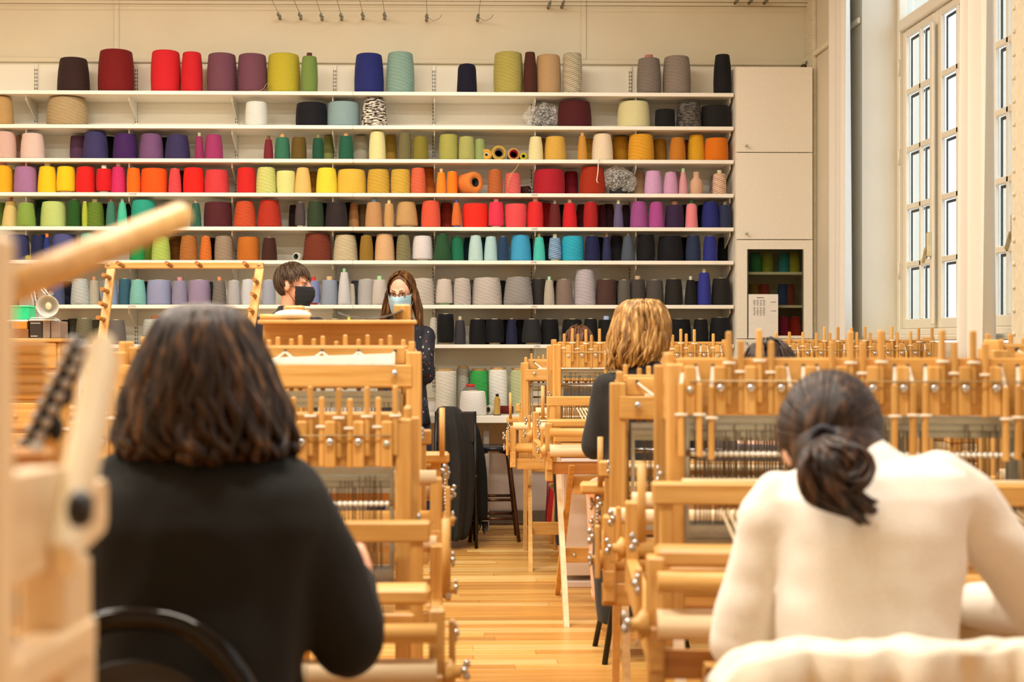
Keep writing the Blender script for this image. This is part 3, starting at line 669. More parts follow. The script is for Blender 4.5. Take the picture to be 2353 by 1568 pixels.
for si, rows in enumerate(CONES):
    items = []
    for q in rows.split(';'):
        p = q.split(',')
        u, wb_, wt_, vt = map(float, p[:4])
        fl = [x for x in p[5:] if ':' not in x]
        ct = next((x[2:] for x in p[5:] if x.startswith('c:')), None); cb_ = next((x[2:] for x in p[5:] if x.startswith('d:')), None)
        items.append((u, wb_, wt_, vt, rgb(p[4]), fl, ct, cb_))
    items.sort(key=lambda t: t[0])
    names = [colour_name(t[4]) for t in items]
    z = SHELF_Z[si]
    lay = []
    for (u, wb_, wt_, vt, col, fl, ct, cb_) in items:
        rb = wb_ / 2 * 9.93 / F_PX; back = 'b' in fl
        lay.append([PX(u, 9.93), (10.105 - rb) if back else 9.795 + rb, rb, back])
    for it in range(40):
        for i in range(len(lay)):
            for j in range(i + 1, min(i + 4, len(lay))):
                A, B = lay[i], lay[j]
                d = Vector((B[0] - A[0], B[1] - A[1])); need = (A[2] + B[2]) * 0.97 - d.length
                if need <= 0: continue
                if A[3] != B[3]:
                    bk_, fr_ = (A, B) if A[3] else (B, A)
                    bk_[2] = max(bk_[2] * 0.94, 0.018); bk_[1] = 10.105 - bk_[2]
                    fr_[1] = max(9.78 + fr_[2] * 0.9, fr_[1] - need * 0.4)
                else:
                    f_, g_ = (A, B) if (i % 2) else (B, A)
                    f_[1] = min(10.105 - f_[2], f_[1] + need * 0.7); g_[1] = max(9.78 + g_[2] * 0.9, g_[1] - need * 0.4)
    for i, (u, wb_, wt_, vt, col, fl, ct, cb_) in enumerate(items):
        yc = lay[i][1]
        wt_ *= lay[i][2] / (wb_ / 2 * 9.93 / F_PX); wb_ = lay[i][2] * 2 * F_PX / 9.93
        rb, rt = wb_ / 2 * yc / F_PX, wt_ / 2 * yc / F_PX
        x = PX(u, yc)
        zt = PZ(vt, yc - rt * (0.8 if vt < 785 else 0))
        h = zt - z
        o = make_cone(x, yc, z + 0.0005, rb, rt, h, col, fl, ct, cb_)
        sz = 'wide' if wb_ > 54 else ('slim' if wb_ < 27 else ('tall' if h > 2.3 * rb * 1.6 else 'plump' if wb_ > 40 else 'medium'))
        L = names[i - 1] if i else 'shelf end'; R = names[i + 1] if i + 1 < len(items) else 'cabinet'
        lab = '%s %s yarn cone on the %s shelf between %s and %s' % (names[i], sz, ORD[si], L, R)
        tag(o, unique(lab, '%s %s yarn cone, %s from the left on the %s shelf' % (names[i], sz, number_word(i + 1), ORD[si])), 'yarn cone', 'yarn cones on the %s shelf' % ORD[si])

def lying(name, p_end, r, L, hexc, hole, holecol, label, direction=(0, -1, 0), taper=0.85, cat='yarn cone', group=None, mat=None):
    """a cone on its side, its open end towards the room"""
    d = Vector(direction).normalized()
    q = Vector((0, 0, 1)).rotation_difference(d).to_matrix()
    o = MB().lathe([(r * taper, 0), (r, L * 0.95), (r * 0.95, L), (hole, L), (hole, L * 0.5)], 24, (0, 0, 0), q).build(name, mat or Y_FINE, None, Vector(p_end) - d * L)
    o.color = rgb(hexc)
    MB().lathe([(hole * 1.0, L * 0.5), (hole * 1.0, L + 0.002), (hole * 0.8, L + 0.002), (hole * 0.78, L * 0.4), (0.0, L * 0.4)], 18, (0, 0, 0), q).build('core', plain('hole_' + holecol, '#' + holecol, 0.7), o)
    return tag(o, label, cat, group)
G3 = 'cones lying on the third shelf'
for u, r, hx, hole, hc, lab in ((1118, 13, '#dfac40', 5, 'e8dcc0', 'small amber yarn cone lying on the third shelf, first of four open ends'),
                               (1146.5, 17, '#d0aa42', 11.5, '8a7658', 'ochre yarn cone lying on its side with a wide brown open core'),
                               (1180.7, 14, '#d8aa58', 10.5, '8e1220', 'tan yarn cone lying on its side with a red open core'),
                               (1203, 9, '#c0b334', 3.6, '1c1a14', 'tiny lime yarn cone lying on the third shelf, its core black')):
    rr = r * 9.82 / F_PX
    lying('yarn_cone', (PX(u, 9.82), 9.825, SHELF_Z[2] + rr + 0.001), rr, 0.2, hx, hole * 9.82 / F_PX, hc, lab, group=G3)
rr = 25 * 9.8 / F_PX
lying('yarn_cone', (PX(1092, 9.78), 9.79, SHELF_Z[3] + rr * 1.0 + 0.001), rr, 0.24, '#ee8c40', 10 * 9.8 / F_PX, '0c0a0c', 'big orange yarn cone lying with its black core turned to the room', (0.62, -0.85, 0.0), 0.8)
lying('yarn_cone', (PX(1216, 9.9), 9.9, SHELF_Z[3] + 0.034), 0.032, 0.09, '#421a18', 0.006, 'd8b070', 'small dark maroon cone lying behind the pink one on the fourth shelf', (1, -0.5, 0))
rr = 8 * 9.85 / F_PX
lying('yarn_cone', (PX(680, 9.84), 9.84, SHELF_Z[5] + rr * 1.2), rr * 1.2, 0.1, '#d6ccb8', rr * 0.8, '10302a', 'small beige roll lying with a dark green open core, sixth shelf', (-0.5, -1, 0))
lying('yarn_cone', (PX(57, 9.84), 9.84, SHELF_Z[5] + 0.019), 0.018, 0.085, '#b0a836', 0.006, '4a3a2c', 'tiny yellow-green bobbin lying on the sixth shelf by the navy cones', (-0.9, -0.5, 0))
# ------------------------------------------------------------------ table looms on trestles
SHARE = {}
def shared(key, fn, mat):
    if key not in SHARE:
        me = fn().mesh(key); me.materials.append(mat); SHARE[key] = me
    return SHARE[key]
M_HED = plain('heddle_wire', '#6f665a', 0.35, 0.7)
M_REED = plain('reed_steel', '#8d7c66', 0.4, 0.5)
M_BRASS = plain('brass_rod', '#c8b48a', 0.4, 0.4)
PITCH_L = 0.068
def wing_nut_mesh():
    m = MB().lathe([(0.008, 0), (0.008, 0.012), (0.0, 0.014)], 10)
    for s in (-1, 1): m.ball((s * 0.013, 0, 0.012), (0.009, 0.004, 0.008), 8, 6)
    return m
def loom(label, x, y, rz, zb, W, n, states, legs=True, over=0.105, dzf=0.0, reed=True, side=0.06, warp='#d8c6a2', hw=(-1, 1), extra=None, detail=2, cat='loom', group='table looms', shelf=False, seed=1):
    t = empty('table_loom', (x, y, 0), rz, label, cat, group)
    rr = random.Random(seed)
    hw2 = W / 2; sx = hw2 + side; zs = zb - 0.53
    def bx(name, c, d, mat, ch=0.003, parent=t): return MB().box(c, d, ch).build(name, mat, parent)
    # castle
    bx('castle_board', (0, 0.014, zb + 0.003), (W - 0.05, 0.018, 0.13), WX)
    for s in (-1, 1):
        bx('castle_post', (s * (hw2 - 0.02), 0.02, (zs + zb + 0.055) / 2), (0.04, 0.055, zb + 0.055 - zs), WZ, 0.004)
        bx('rear_post', (s * (hw2 - 0.005), 0.175, (zs + zb + 0.05) / 2), (0.045, 0.03, zb + 0.05 - zs), WZ, 0.004)
        bx('castle_side', (s * (hw2 - 0.012), 0.10, zb - 0.0), (0.018, 0.13, 0.16), WY, 0.003)
    blk = shared('lever_block', lambda: MB().box((0, 0, 0), (0.027, 0.020, 0.112), 0.003), WZ)
    blt = shared('bolt', lambda: MB().lathe([(0.0095, 0), (0.0095, 0.004), (0.007, 0.008), (0.0, 0.009)], 12, (0, 0, 0), Matrix.Rotation(pi / 2, 3, 'X')), M_STEEL)
    bltd = shared('bolt_dull', lambda: MB().lathe([(0.0075, 0), (0.0075, 0.003), (0.0, 0.004)], 12, (0, 0, 0), Matrix.Rotation(pi / 2, 3, 'X')), M_DULL)
    stk = shared('lever', lambda: MB().box((0, 0, 0), (0.0135, 0.014, 0.168), 0.003), WZ)
    pin = shared('lever_pin', lambda: MB().cyl((-0.014, -0.007, 0), (0.014, -0.007, 0), 0.003, n=8), M_CORD)
    x0 = -(n - 1) / 2 * PITCH_L
    for i in range(n):
        xi = x0 + i * PITCH_L
        b = link('lever_block', blk, None, t, (xi, -0.006, zb - 0.006))
        link('bolt', bltd if i in (0, n - 1) else blt, None, b, (0, -0.0105, 0.006 - (0.004 if i in (0, n - 1) else 0)))
        for k, s in enumerate((-1, 1)):
            st = states[2 * i + k]
            if st == '-': continue
            top = zb + {'u': 0.132, 'l': 0.106, 'd': 0.008, 's': 0.097, 't': 0.085}[st] + rr.uniform(-0.004, 0.004)
            xs = xi + s * 0.0205
            yl = -0.005 if st != 'd' else -0.018
            l = link('lever', stk, None, t, (xs, yl, top - 0.084))
            link('lever_pin', pin, None, l, (0, 0, 0.012))
            if st == 'd' and detail > 0:
                MB().bar((xs - s * 0.006, 0.001, zb + 0.048), (xs, yl, top - 0.004), 0.008, 0.003, (0, 1, 0)).build('lever_cord', M_CORD, t)
                MB().lathe([(0.005, 0), (0.0, 0.001)], 10, (xs - s * 0.006, 0.004, zb + 0.05), Matrix.Rotation(pi / 2, 3, 'X')).build('cord_hole', M_SLOT, t)
    MB().cyl((-hw2 + 0.05, -0.018, zb + 0.016), (hw2 - 0.05, -0.018, zb + 0.016), 0.0016, n=6).build('lever_rod', M_BRASS, t)
    # cords over the top at the back
    bx('cord_board', (0, 0.150, zb + 0.038), (W - 0.06, 0.016, 0.052), WX)
    bx('rear_rail', (0, 0.185, zb - 0.020), (W - 0.02, 0.022, 0.064), WX)
    for s in (-1, 1): link('bolt', blt, None, t, (s * (hw2 - 0.06), 0.206, zb - 0.012), (0, 0, pi))
    cb = MB(); pk = MB()
    npin = 8
    for i in range(npin):
        px = -hw2 + 0.06 + (W - 0.12) * i / (npin - 1)
        pk.cyl((px, 0.158, zb + 0.052), (px, 0.168, zb + 0.052), 0.005, n=8)
        for side in (-1, 1):
            q = px + side * 0.045
            if abs(q) < hw2 - 0.03: cb.bar((px, 0.166, zb + 0.050), (q, 0.194, zb + 0.015), 0.006, 0.003, (0, 1, 0))
    for k in range(9):
        cb.bar((-hw2 + 0.06, 0.172 + 0.003 * k, zb + 0.042 - 0.0035 * k), (hw2 - 0.08 - 0.05 * k, 0.188 + 0.002 * (k % 3), zb + 0.016), 0.007, 0.003, (0, 1, 0))
    o = cb.build('tie_cords', M_CORD, t, weld=False); o['kind'] = 'stuff'
    pk.build('cord_pins', M_SLOT, t, weld=False)['kind'] = 'stuff'
    # shafts and heddles
    for k in range(8 if detail > 1 else 5):
        ys = 0.036 + 0.0135 * k
        zt = zb - 0.076 - 0.0165 * (k % 3); zl = zb - 0.325 - 0.0175 * ((k * 5) % 3)
        m = MB()
        m.box((0, ys, zt), (W - 0.09, 0.008, 0.0135)); m.box((0, ys, zl), (W - 0.09, 0.008, 0.015))
        for s in (-1, 1): m.box((s * (hw2 - 0.05), ys, (zt + zl) / 2), (0.008, 0.004, zt - zl))
        m.build('shaft', M_DULL, t, weld=False)
    m = MB()
    nh = {2: 84, 1: 50, 0: 36}[detail]
    for lay in range(2):
        ys = 0.042 + 0.05 * lay
        for i in range(nh):
            hx = -hw2 + 0.07 + (W - 0.14) * (i + rr.uniform(-0.35, 0.35)) / nh
            if (i // 9) % 4 == 3 and lay == 0: continue
            m.box((hx, ys + rr.uniform(-0.01, 0.02), zb - 0.21), (0.0022, 0.0012, 0.25))
    m.build('heddles', M_HED, t, weld=False)['kind'] = 'stuff'
    MB().cyl((-hw2 + 0.045, 0.018, zb - 0.152), (hw2 - 0.045, 0.018, zb - 0.152), 0.006, n=10).build('spreader_bar', M_STEEL, t)
    if detail > 1:
        m = MB()
        for i in range(60): m.ball((-hw2 + 0.06 + (W - 0.12) * i / 59, 0.013, zb - 0.152), 0.0065, 6, 4)
        m.build('bead_row', M_WHITE, t, weld=False)['kind'] = 'stuff'
    # beater with its reed
    yb = -0.17
    bx('beater_rail', (0, yb, zb - 0.222 + dzf), (W + min(0.09, 2 * over), 0.05, 0.046), WX, 0.004)
    bx('beater_foot', (0, yb, zb - 0.40), (W + 0.02, 0.05, 0.04), WX, 0.004)
    for s in (-1, 1): bx('beater_sword', (s * (hw2 + 0.015), yb, zb - 0.38), (0.028, 0.04, 0.34), WZ, 0.003)
    if reed:
        m = MB()
        for i in range(int(nh * 1.4)):
            hx = -hw2 + 0.03 + (W - 0.06) * i / (nh * 1.4)
            m.box((hx, yb, zb - 0.312), (0.0022, 0.006, 0.14))
        m.build('reed', M_REED, t, weld=False)['kind'] = 'stuff'
    bx('shuttle_race', (0, -0.085, zb - 0.208), (W - 0.06, 0.10, 0.010), WLX, 0.002)
    # warp threads
    m = MB(); nw = 46 if detail else 24
    for i in range(nw):
        hx = -hw2 + 0.10 + (W - 0.2) * i / nw
        m.bar((hx, -0.47, zb - 0.293), (hx, 0.03, zb - 0.222), 0.0055, 0.0016); m.bar((hx, 0.03, zb - 0.222), (hx, 0.36, zb - 0.285), 0.0055, 0.0016)
    m.build('warp_threads', plain('warp_' + warp[1:], warp, 0.7), t, weld=False)['kind'] = 'stuff'
    # frame
    for s in (-1, 1):
        bx('side_rail', (s * sx, -0.07, zs + 0.045), (0.03, 0.92, 0.085), WY, 0.004)
        bx('front_post', (s * sx, -0.49, (zs - 0.05 + zb - 0.31) / 2), (0.034, 0.055, zb - 0.31 - zs + 0.05), WZ, 0.004)
        bx('back_post', (s * sx, 0.36, (zs + zb - 0.30) / 2), (0.034, 0.055, zb - 0.30 - zs), WZ, 0.004)
    bx('breast_beam', (0, -0.475, zb - 0.312 + dzf), (W + 2 * over, 0.075, 0.036), WX, 0.008)
    MB().cyl((-sx, -0.545, zb - 0.352), (sx, -0.545, zb - 0.352), 0.020, n=14).build('breast_roller', WX, t)
    MB().cyl((-sx, -0.535, zb - 0.435), (sx, -0.535, zb - 0.435), 0.029, n=16).build('cloth_roller', WLX, t)
    MB().cyl((-hw2 + 0.22, -0.535, zb - 0.435), (hw2 - 0.2, -0.535, zb - 0.435), 0.0305, n=16).build('woven_cloth', plain('warp_' + warp[1:], warp, 0.7), t)
    bx('front_rail', (0, -0.49, zs + 0.01), (W + 0.09, 0.022, 0.055), WDX, 0.003)
    MB().cyl((-sx, 0.37, zb - 0.30), (sx, 0.37, zb - 0.30), 0.022, n=14).build('back_beam', WLX, t)
    MB().cyl((-sx, 0.36, zb - 0.42), (sx, 0.36, zb - 0.42), 0.028, n=14).build('warp_roller', WX, t)
    for dz in (0.0, 0.022): MB().cyl((-hw2 + 0.03, 0.335 - dz, zb - 0.272 + dz), (hw2 - 0.05, 0.335 - dz, zb - 0.272 + dz), 0.006, n=8).build('lease_stick', WLX, t)
    bx('rear_stretcher', (0, 0.36, zs + 0.02), (W + 0.08, 0.022, 0.06), WX, 0.003)
    # ratchets, pawls, wing nuts on both sides
    wn = shared('wing_nut', wing_nut_mesh, M_STEEL)
    if hw:
        for s in hw:
            for yy, zz, r in ((-0.535, zb - 0.435, 0.042), (0.36, zb - 0.42, 0.045)):
                q = Matrix.Rotation(s * pi / 2, 3, 'Y')
                MB().lathe([(0.022, 0), (0.03, 0.012), (0.012, 0.024), (0.012, 0.034)], 14, (s * (sx + 0.016), yy, zz), q).build('ratchet_wheel', WX, t)
                link('wing_nut', wn, None, t, (s * (sx + 0.05), yy, zz + 0.004), (0, s * pi / 2, rr.random() * 2))
                bx('pawl', (s * (sx + 0.032), yy + 0.05, zz + 0.03), (0.014, 0.022, 0.14), WZ)
                link('wing_nut', wn, None, t, (s * (sx + 0.04), yy + 0.05, zz + 0.07), (0, s * pi / 2, rr.random() * 2))
            MB().tube([(s * (sx + 0.03), -0.42 + 0.004 * cos(a * 1.3), zb - 0.36 - a * 0.0024 + 0) for a in range(0, 60)], 0.004, 6).build('spring', M_STEEL, t)
            MB().cyl((s * (sx + 0.02), -0.38, zb - 0.30), (s * (sx + 0.02), -0.38, zb - 0.14), 0.009, n=10).build('peg_handle', WZ, t)
            link('wing_nut', wn, None, t, (s * (sx + 0.016), -0.17, zb - 0.33), (0, s * pi / 2, 0.4))
            link('wing_nut', wn, None, t, (s * (hw2 + 0.01), 0.03, zb - 0.20), (0, s * pi / 2, 0.9))
    # trestle
    if legs:
        lx = hw2 - 0.010; h = zs + 0.03
        for s in (-1, 1):
            for k, (ya, za, yb_) in enumerate(((-0.15, h, -0.62), (-0.58, h, 0.20))):
                xx = s * (lx - 0.028 * k)
                d = (ya - yb_) / za
                vs = []
                for z in (0.0, za):
                    yy = yb_ + d * z
                    vs += [(xx - 0.012, yy - 0.024, z), (xx + 0.012, yy - 0.024, z), (xx + 0.012, yy + 0.024, z), (xx - 0.012, yy + 0.024, z)]
                MB().add(vs, [(0, 1, 2, 3), (4, 5, 6, 7), (0, 1, 5, 4), (1, 2, 6, 5), (2, 3, 7, 6), (3, 0, 4, 7)]).build('leg', WLZ if k == 0 else WZ, t)
        for z, hh in ((h * 0.86, 0.085), (h * 0.33, 0.075)):
            yy = 0.20 + (-0.58 - 0.20) * z / h
            bx('trestle_board', (0, yy, z), (2 * lx - 0.085, 0.02, hh), WX, 0.003)
            link('bolt', blt, None, t, (-lx + 0.09, yy - 0.01, z), None)
    if shelf:
        bx('shelf_back', (-0.145 * 0 + shelf[0], -0.12, zb + 0.070), (shelf[1], 0.016, 0.13), WX)
        bx('top_shelf', (shelf[0], -0.10, zb + 0.140), (shelf[1] + 0.02, 0.09, 0.012), WX)
    return t
def mix_states(n, seed, down=0.3):
    r = random.Random(seed); out = ''
    for i in range(n):
        for s in ('l', 'u'): out += 'd' if r.random() < down else s
    return out
ST_D = 'dd' 'du' 'lu' 'ld' 'dd' 'lu' 'lu' 'dd' 'du' 'lu' 'ld' 'du'
X_D = PX(1530, 3.26) + 0.422
loom_d = loom('big loom the weaver in the cream jumper weaves on, wooden levers raised and lowered', X_D, 3.2, -0.085, PZ(893, 3.2), 0.85, 12, ST_D, seed=2, reed=False, over=0.06, warp='#b9a27c')
loom_c = loom('loom seen from behind, back to back with the cream-clad weaver\'s loom', PX(1413, 3.95) + 0.447, 4.10, pi - 0.11, 1.135, 0.85, 12, 'ts' * 12, warp='#d9cdb0', seed=3, side=0.02, hw=(1,))
X_E = PX(946, 3.44) - 0.434
loom_e = loom('low loom the weaver in the black jumper weaves on, every lever raised', X_E, 3.44, 0, PZ(1015, 3.44), 0.868, 12, 'lu' * 12, warp='#cdbb98', seed=4, over=0.045, dzf=0.028)
loom_e2 = loom('tall loom behind the black-clad weaver\'s loom, carrying a plank with papers', PX(955, 4.15) - 0.434, 4.33, pi, 1.22, 0.868, 12, 'ts' * 12, seed=5, shelf=(-0.19, 0.47))
loom_b = loom('loom in front of the blonde weaver, its trestle legs crossing beside the aisle', PX(1270, 7.12) + 0.45, 7.1, 0.0, PZ(817, 7.1), 0.90, 12, mix_states(12, 11, 0.25), seed=6, detail=1, over=0.07, hw=(-1,))
loom_b2 = loom('far loom under the paned window, its lever row beside the curtain', PX(1962, 7.1), 7.1, 0, PZ(812, 7.1), 0.85, 12, mix_states(12, 15, 0.25), seed=7, detail=1, over=0.03, hw=())
loom_a = loom('farthest loom by the aisle, seen from behind with white cords on top', PX(1200, 8.05) + 0.46, 8.22, pi - 0.06, 1.13, 0.88, 12, 'ts' * 12, warp='#8a7658', seed=8, detail=1)
loom_a2 = loom('farthest loom near the cabinet, back to back with the loom under the window', PX(1955, 8.05) - 0.1, 8.22, pi, 1.13, 0.86, 12, 'ts' * 12, seed=9, detail=0)
loom_r = loom('loom at the right edge seen from behind, white cords along its top', 2.07, 4.25, pi - 0.06, 1.225, 0.85, 12, 'ts' * 12, seed=10, detail=1, hw=())

_x = -(PX(925, 4.5) - loom_e2.location.x)
MB().box((_x, -0.17, (0.65 + PZ(700, 4.5)) / 2), (0.053, 0.05, PZ(700, 4.5) - 0.65), 0.005).build('tall_post', WZ, loom_e2)
# ------------------------------------------------------------------ the speckled cabinet
def crumple(p, amp, f, seed=0.0):
    q = Vector(p) * f + Vector((seed, seed * 1.7, -seed))
    return Vector((noise.noise(q), noise.noise(q + Vector((9, 3, 1))), noise.noise(q + Vector((4, 7, 8))))) * amp
YC0 = 9.76
cx0, cx1 = PX(1691, YC0), PX(1867, YC0)
cw = cx1 - cx0; zc = PZ(150, YC0)
cab = empty('tall_cabinet', ((cx0 + cx1) / 2, YC0, 0), label='tall speckled beige cabinet with a glass door beside the shelves', cat='cabinet')
z1, z2, z3 = PZ(348.5, YC0), PZ(550, YC0), PZ(779, YC0)
m = MB()
for s in (-1, 1): m.box((s * (cw / 2 - 0.009), 0.185, zc / 2), (0.018, 0.35, zc))
m.box((0, 0.185, zc - 0.009), (cw - 0.036, 0.35, 0.018)); m.box((0, 0.352, zc / 2), (cw - 0.036, 0.014, zc - 0.04)); m.box((0, 0.185, 0.05), (cw - 0.036, 0.35, 0.1))
m.build('body', M_CAB, cab, weld=False)
M_DARKIN = plain('cabinet_inside', '#b5a88e', 0.8)
g0, g1 = PX(1717, YC0) - cab.location.x, PX(1844, YC0) - cab.location.x
zg = PZ(572, YC0)
for z in (z1, z2, z2 - 0.22, z2 - 0.45, z3):
    MB().box((0, 0.19, z - 0.009), (cw - 0.04, 0.31, 0.018)).build('inner_shelf', M_CAB, cab)
def cab_door(za, zb_, knob):
    d = MB().box((0, 0.0, (za + zb_) / 2), (cw - 0.004, 0.02, za - zb_ - 0.005), 0.0015).build('door', M_CAB, cab)
    k = MB().cyl((0, 0, 0), (0, -0.03, 0), 0.006, n=10); k.ball((0, -0.034, 0), 0.009, 10, 8)
    k.build('knob', M_DULL, d, (PX(1713, YC0) - cab.location.x, -0.01, knob))
cab_door(zc - 0.002, z1, PZ(334, YC0)); cab_door(z1, z2, PZ(536, YC0)); cab_door(z3, 0.1, PZ(788, YC0))
m = MB()
m.box(((-cw / 2 + 0.002 + g0) / 2, 0, (z2 + z3) / 2), (g0 + cw / 2 - 0.002, 0.02, z2 - z3 - 0.005)); m.box(((cw / 2 - 0.002 + g1) / 2, 0, (z2 + z3) / 2), (cw / 2 - 0.002 - g1, 0.02, z2 - z3 - 0.005))
m.box(((g0 + g1) / 2, 0, (z2 - 0.0025 + zg) / 2), (g1 - g0, 0.02, z2 - zg - 0.0025)); m.box(((g0 + g1) / 2, 0, z3 + 0.012), (g1 - g0, 0.02, 0.02))
gd = m.build('glass_door', M_CAB, cab, weld=False)
MB().box(((g0 + g1) / 2, 0.003, (zg + z3 + 0.02) / 2), (g1 - g0, 0.005, zg - z3 - 0.02)).build('glass_pane', glassy('smoked_glass', '#dfe0d6', 0.25, 0.15), gd)
for k, s in enumerate((-1, 1)):
    MB().box((g0 if s < 0 else g1, -0.011, (zg + z3) / 2), (0.006, 0.003, zg - z3)).build('pane_bead', plain('dark_bead', '#5d5a50', 0.5), gd)
for (u, hx, row, lab) in ((1738, '3e9a6a', 0, 'green'), (1765, 'a8b03c', 0, 'lime'), (1804, '3a98b0', 0, 'sky blue'), (1826, 'b8b440', 0, 'yellow-green'),
                          (1734, 'a88040', 1, 'brown'), (1758, 'a83c34', 1, 'brick red'), (1802, '344c8c', 1, 'navy'), (1817, '8a4038', 1, 'rust'),
                          (1802, 'e0407a', 2, 'bright pink'), (1829, 'd84030', 2, 'scarlet')):
    zz = (z2 - 0.22, z2 - 0.45, z3)[row]
    o = make_cone(PX(u, 9.9), 9.93, zz + 0.001, 0.042, 0.034, (0.14, 0.15, 0.155)[row], rgb(hx))
    tag(o, '%s yarn cone behind the smoked glass of the tall cabinet, %s shelf' % (lab, ('upper', 'middle', 'lower')[row]), 'yarn cone', 'yarn cones behind the glass')
pp = empty('paper_list', (PX(1754, YC0 - 0.015), YC0 - 0.0145, PZ(778, YC0)), label='white typed list taped to the glass door of the cabinet', cat='paper')
pw, ph = 0.205, PZ(676, YC0) - PZ(778, YC0)
MB().box((0, 0, ph / 2), (pw, 0.0012, ph)).build('sheet', M_PAPER, pp)
m = MB(); rq = random.Random(5)
m.box((-0.02, -0.0012, ph - 0.024), (0.05, 0.001, 0.004))
for k in range(13):
    if k == 5: continue
    z = ph - 0.042 - 0.0085 * k
    for q in range(4): m.box((-0.062 + q * 0.022, -0.0012, z), (rq.uniform(0.009, 0.017), 0.001, 0.0028))
m.box((0.07, -0.0012, ph - 0.055), (0.038, 0.001, 0.003)); m.box((0.07, -0.0012, ph - 0.115), (0.038, 0.001, 0.003))
m.build('print', M_INK, pp, weld=False)['kind'] = 'stuff'
t = empty('wall_clamp', (PX(1849, 9.95), 9.97, zc + 0.0), label='small dark metal canister standing on top of the cabinet', cat='canister')
MB().lathe([(0.022, 0), (0.024, 0.03), (0.024, 0.045), (0.018, 0.05), (0.016, 0.056)], 14).build('body', plain('dark_zinc', '#5a5448', 0.3, 0.8), t)
MB().cyl((0, 0, 0.05), (0.012, 0, 0.078), 0.004, n=8).build('stem', M_DULL, t)

# ------------------------------------------------------------------ bags on the shelves
def film(name):
    if name in MATS: return MATS[name]
    m, nt, b = nodes_of(name)
    b.inputs['Base Color'].default_value = rgb('#f2f0ea'); b.inputs['Roughness'].default_value = 0.12
    nz = ND(nt, 'ShaderNodeTexNoise'); nz.inputs['Scale'].default_value = 22; nz.inputs['Detail'].default_value = 4
    r = ND(nt, 'ShaderNodeValToRGB'); r.color_ramp.elements[0].position = 0.42; r.color_ramp.elements[0].color = (0.10, 0.10, 0.10, 1); r.color_ramp.elements[1].position = 0.7; r.color_ramp.elements[1].color = (0.7, 0.7, 0.7, 1)
    nt.links.new(nz.outputs['Fac'], r.inputs['Fac']); nt.links.new(r.outputs['Color'], b.inputs['Alpha'])
    MATS[name] = m
    return m
def plastic_bag(u, v0, v1, w, yc, z, label, seed):
    h = PZ(v0, yc - 0.05) - z; r = w / 2 * yc / F_PX
    t = empty('plastic_bag', (PX(u, yc), yc, z), label=label, cat='bag', group='clear plastic bags')
    m = MB()
    def fn(a, b):
        th, ph_ = a * 2 * pi, b * pi
        p = Vector((r * sin(ph_) * cos(th), 0.09 * sin(ph_) * sin(th), h / 2 * (1 - cos(ph_))))
        p += crumple(p, 0.030, 16, seed) + crumple(p, 0.012, 48, seed)
        p.z = min(max(p.z, 0.002), h * 1.08)
        return p
    m.grid(fn, 34, 22, False)
    m.build('wrapper', film('clear_film'), t)
    o = MB().lathe(cone_profile(r * 0.55, r * 0.45, h * 0.72, []), 18, (0.0, 0, 0.004)).build('wrapped_cone', Y_MED, t); o.color = rgb('#2c2b2c')
    return t
plastic_bag(1246, 232, 288, 88, 9.96, SHELF_Z[1], 'crumpled clear plastic bag with a black cone beside the maroon cone', 1.0)
plastic_bag(1421, 379, 443, 78, 9.90, SHELF_Z[3], 'bunched clear plastic bag round a grey cone beside the brick-red cone', 5.0)
# loose thread ends
def strand(label, pts, r, h):
    return tag(MB().tube(pts, r, 5).build('thread_end', plain('thread_' + h, '#' + h, 0.8)), label, 'thread')
strand('straw thread end leaning against the second mauve cone on the top shelf', [P(556, 209, 9.84), P(566, 190, 9.83), P(576, 173, 9.85)], 0.0028, 'b09c68')
strand('curled straw thread lying at the foot of the big olive-yellow cone', [P(u, v, 9.80) for u, v in ((577, 209.5), (596, 209), (606, 204), (612, 193), (617, 191), (615, 200), (607, 208), (621, 205))], 0.0022, 'b09c68')
strand('white thread hanging off the third shelf from the cream cone', [P(u, v, 9.76) for u, v in ((1376, 364), (1375, 375), (1374, 395), (1371, 415), (1374, 421))], 0.004, 'efe6d2')
strand('thin straw thread hanging down before the pink coral cone', [P(u, v, 9.76) for u, v in ((1192, 377), (1184, 390), (1176, 398), (1169, 415), (1165, 438))], 0.003, 'c8a458')

# ------------------------------------------------------------------ spools on the worktable
def spool(u, w, v0, yc, hexc, label, core=True):
    r = w / 2 * yc / F_PX; h = PZ(v0, yc) - Z_TAB
    o = MB().lathe([(r * 0.97, 0), (r, 0.01), (r, h - 0.012), (r * 0.96, h), (r * 0.6, h)], 24).build('yarn_spool', Y_MED, None, (PX(u, yc), yc, Z_TAB)); o.color = rgb(hexc)
    MB().lathe([(r * 0.82, h - 0.01), (r * 0.82, h + 0.016), (r * 0.7, h + 0.016), (r * 0.68, h - 0.02)], 20).build('core', M_CARD, o)
    return tag(o, label, 'spool', 'tall spools on the worktable')
spool(1025, 48, 853, 9.93, '#f0e8d8', 'tall cream spool at the left end of the worktable row')
spool(1064, 30, 847, 10.0, '#bdb6a8', 'grey-beige spool squeezed behind the cream spool on the worktable')
spool(1101, 42, 852.5, 9.97, '#3fae52', 'tall bright green spool on the worktable')
spool(1144.5, 43, 850, 9.95, '#f8f4ea', 'tall white spool to the right of the green one')
spool(1192, 40, 851, 9.95, '#c2ca98', 'tall pale green spool on the worktable by the aisle')
r = 24 * 9.88 / F_PX
t = MB().lathe([(r * 0.96, 0), (r, 0.02), (r * 1.0, 0.11), (r * 0.9, 0.15), (r * 0.55, 0.185), (r * 0.42, 0.19)], 24).build('yarn_cone', plain('grey_film', '#77756f', 0.35), None, (PX(1081, 9.80), 9.80, Z_TAB))
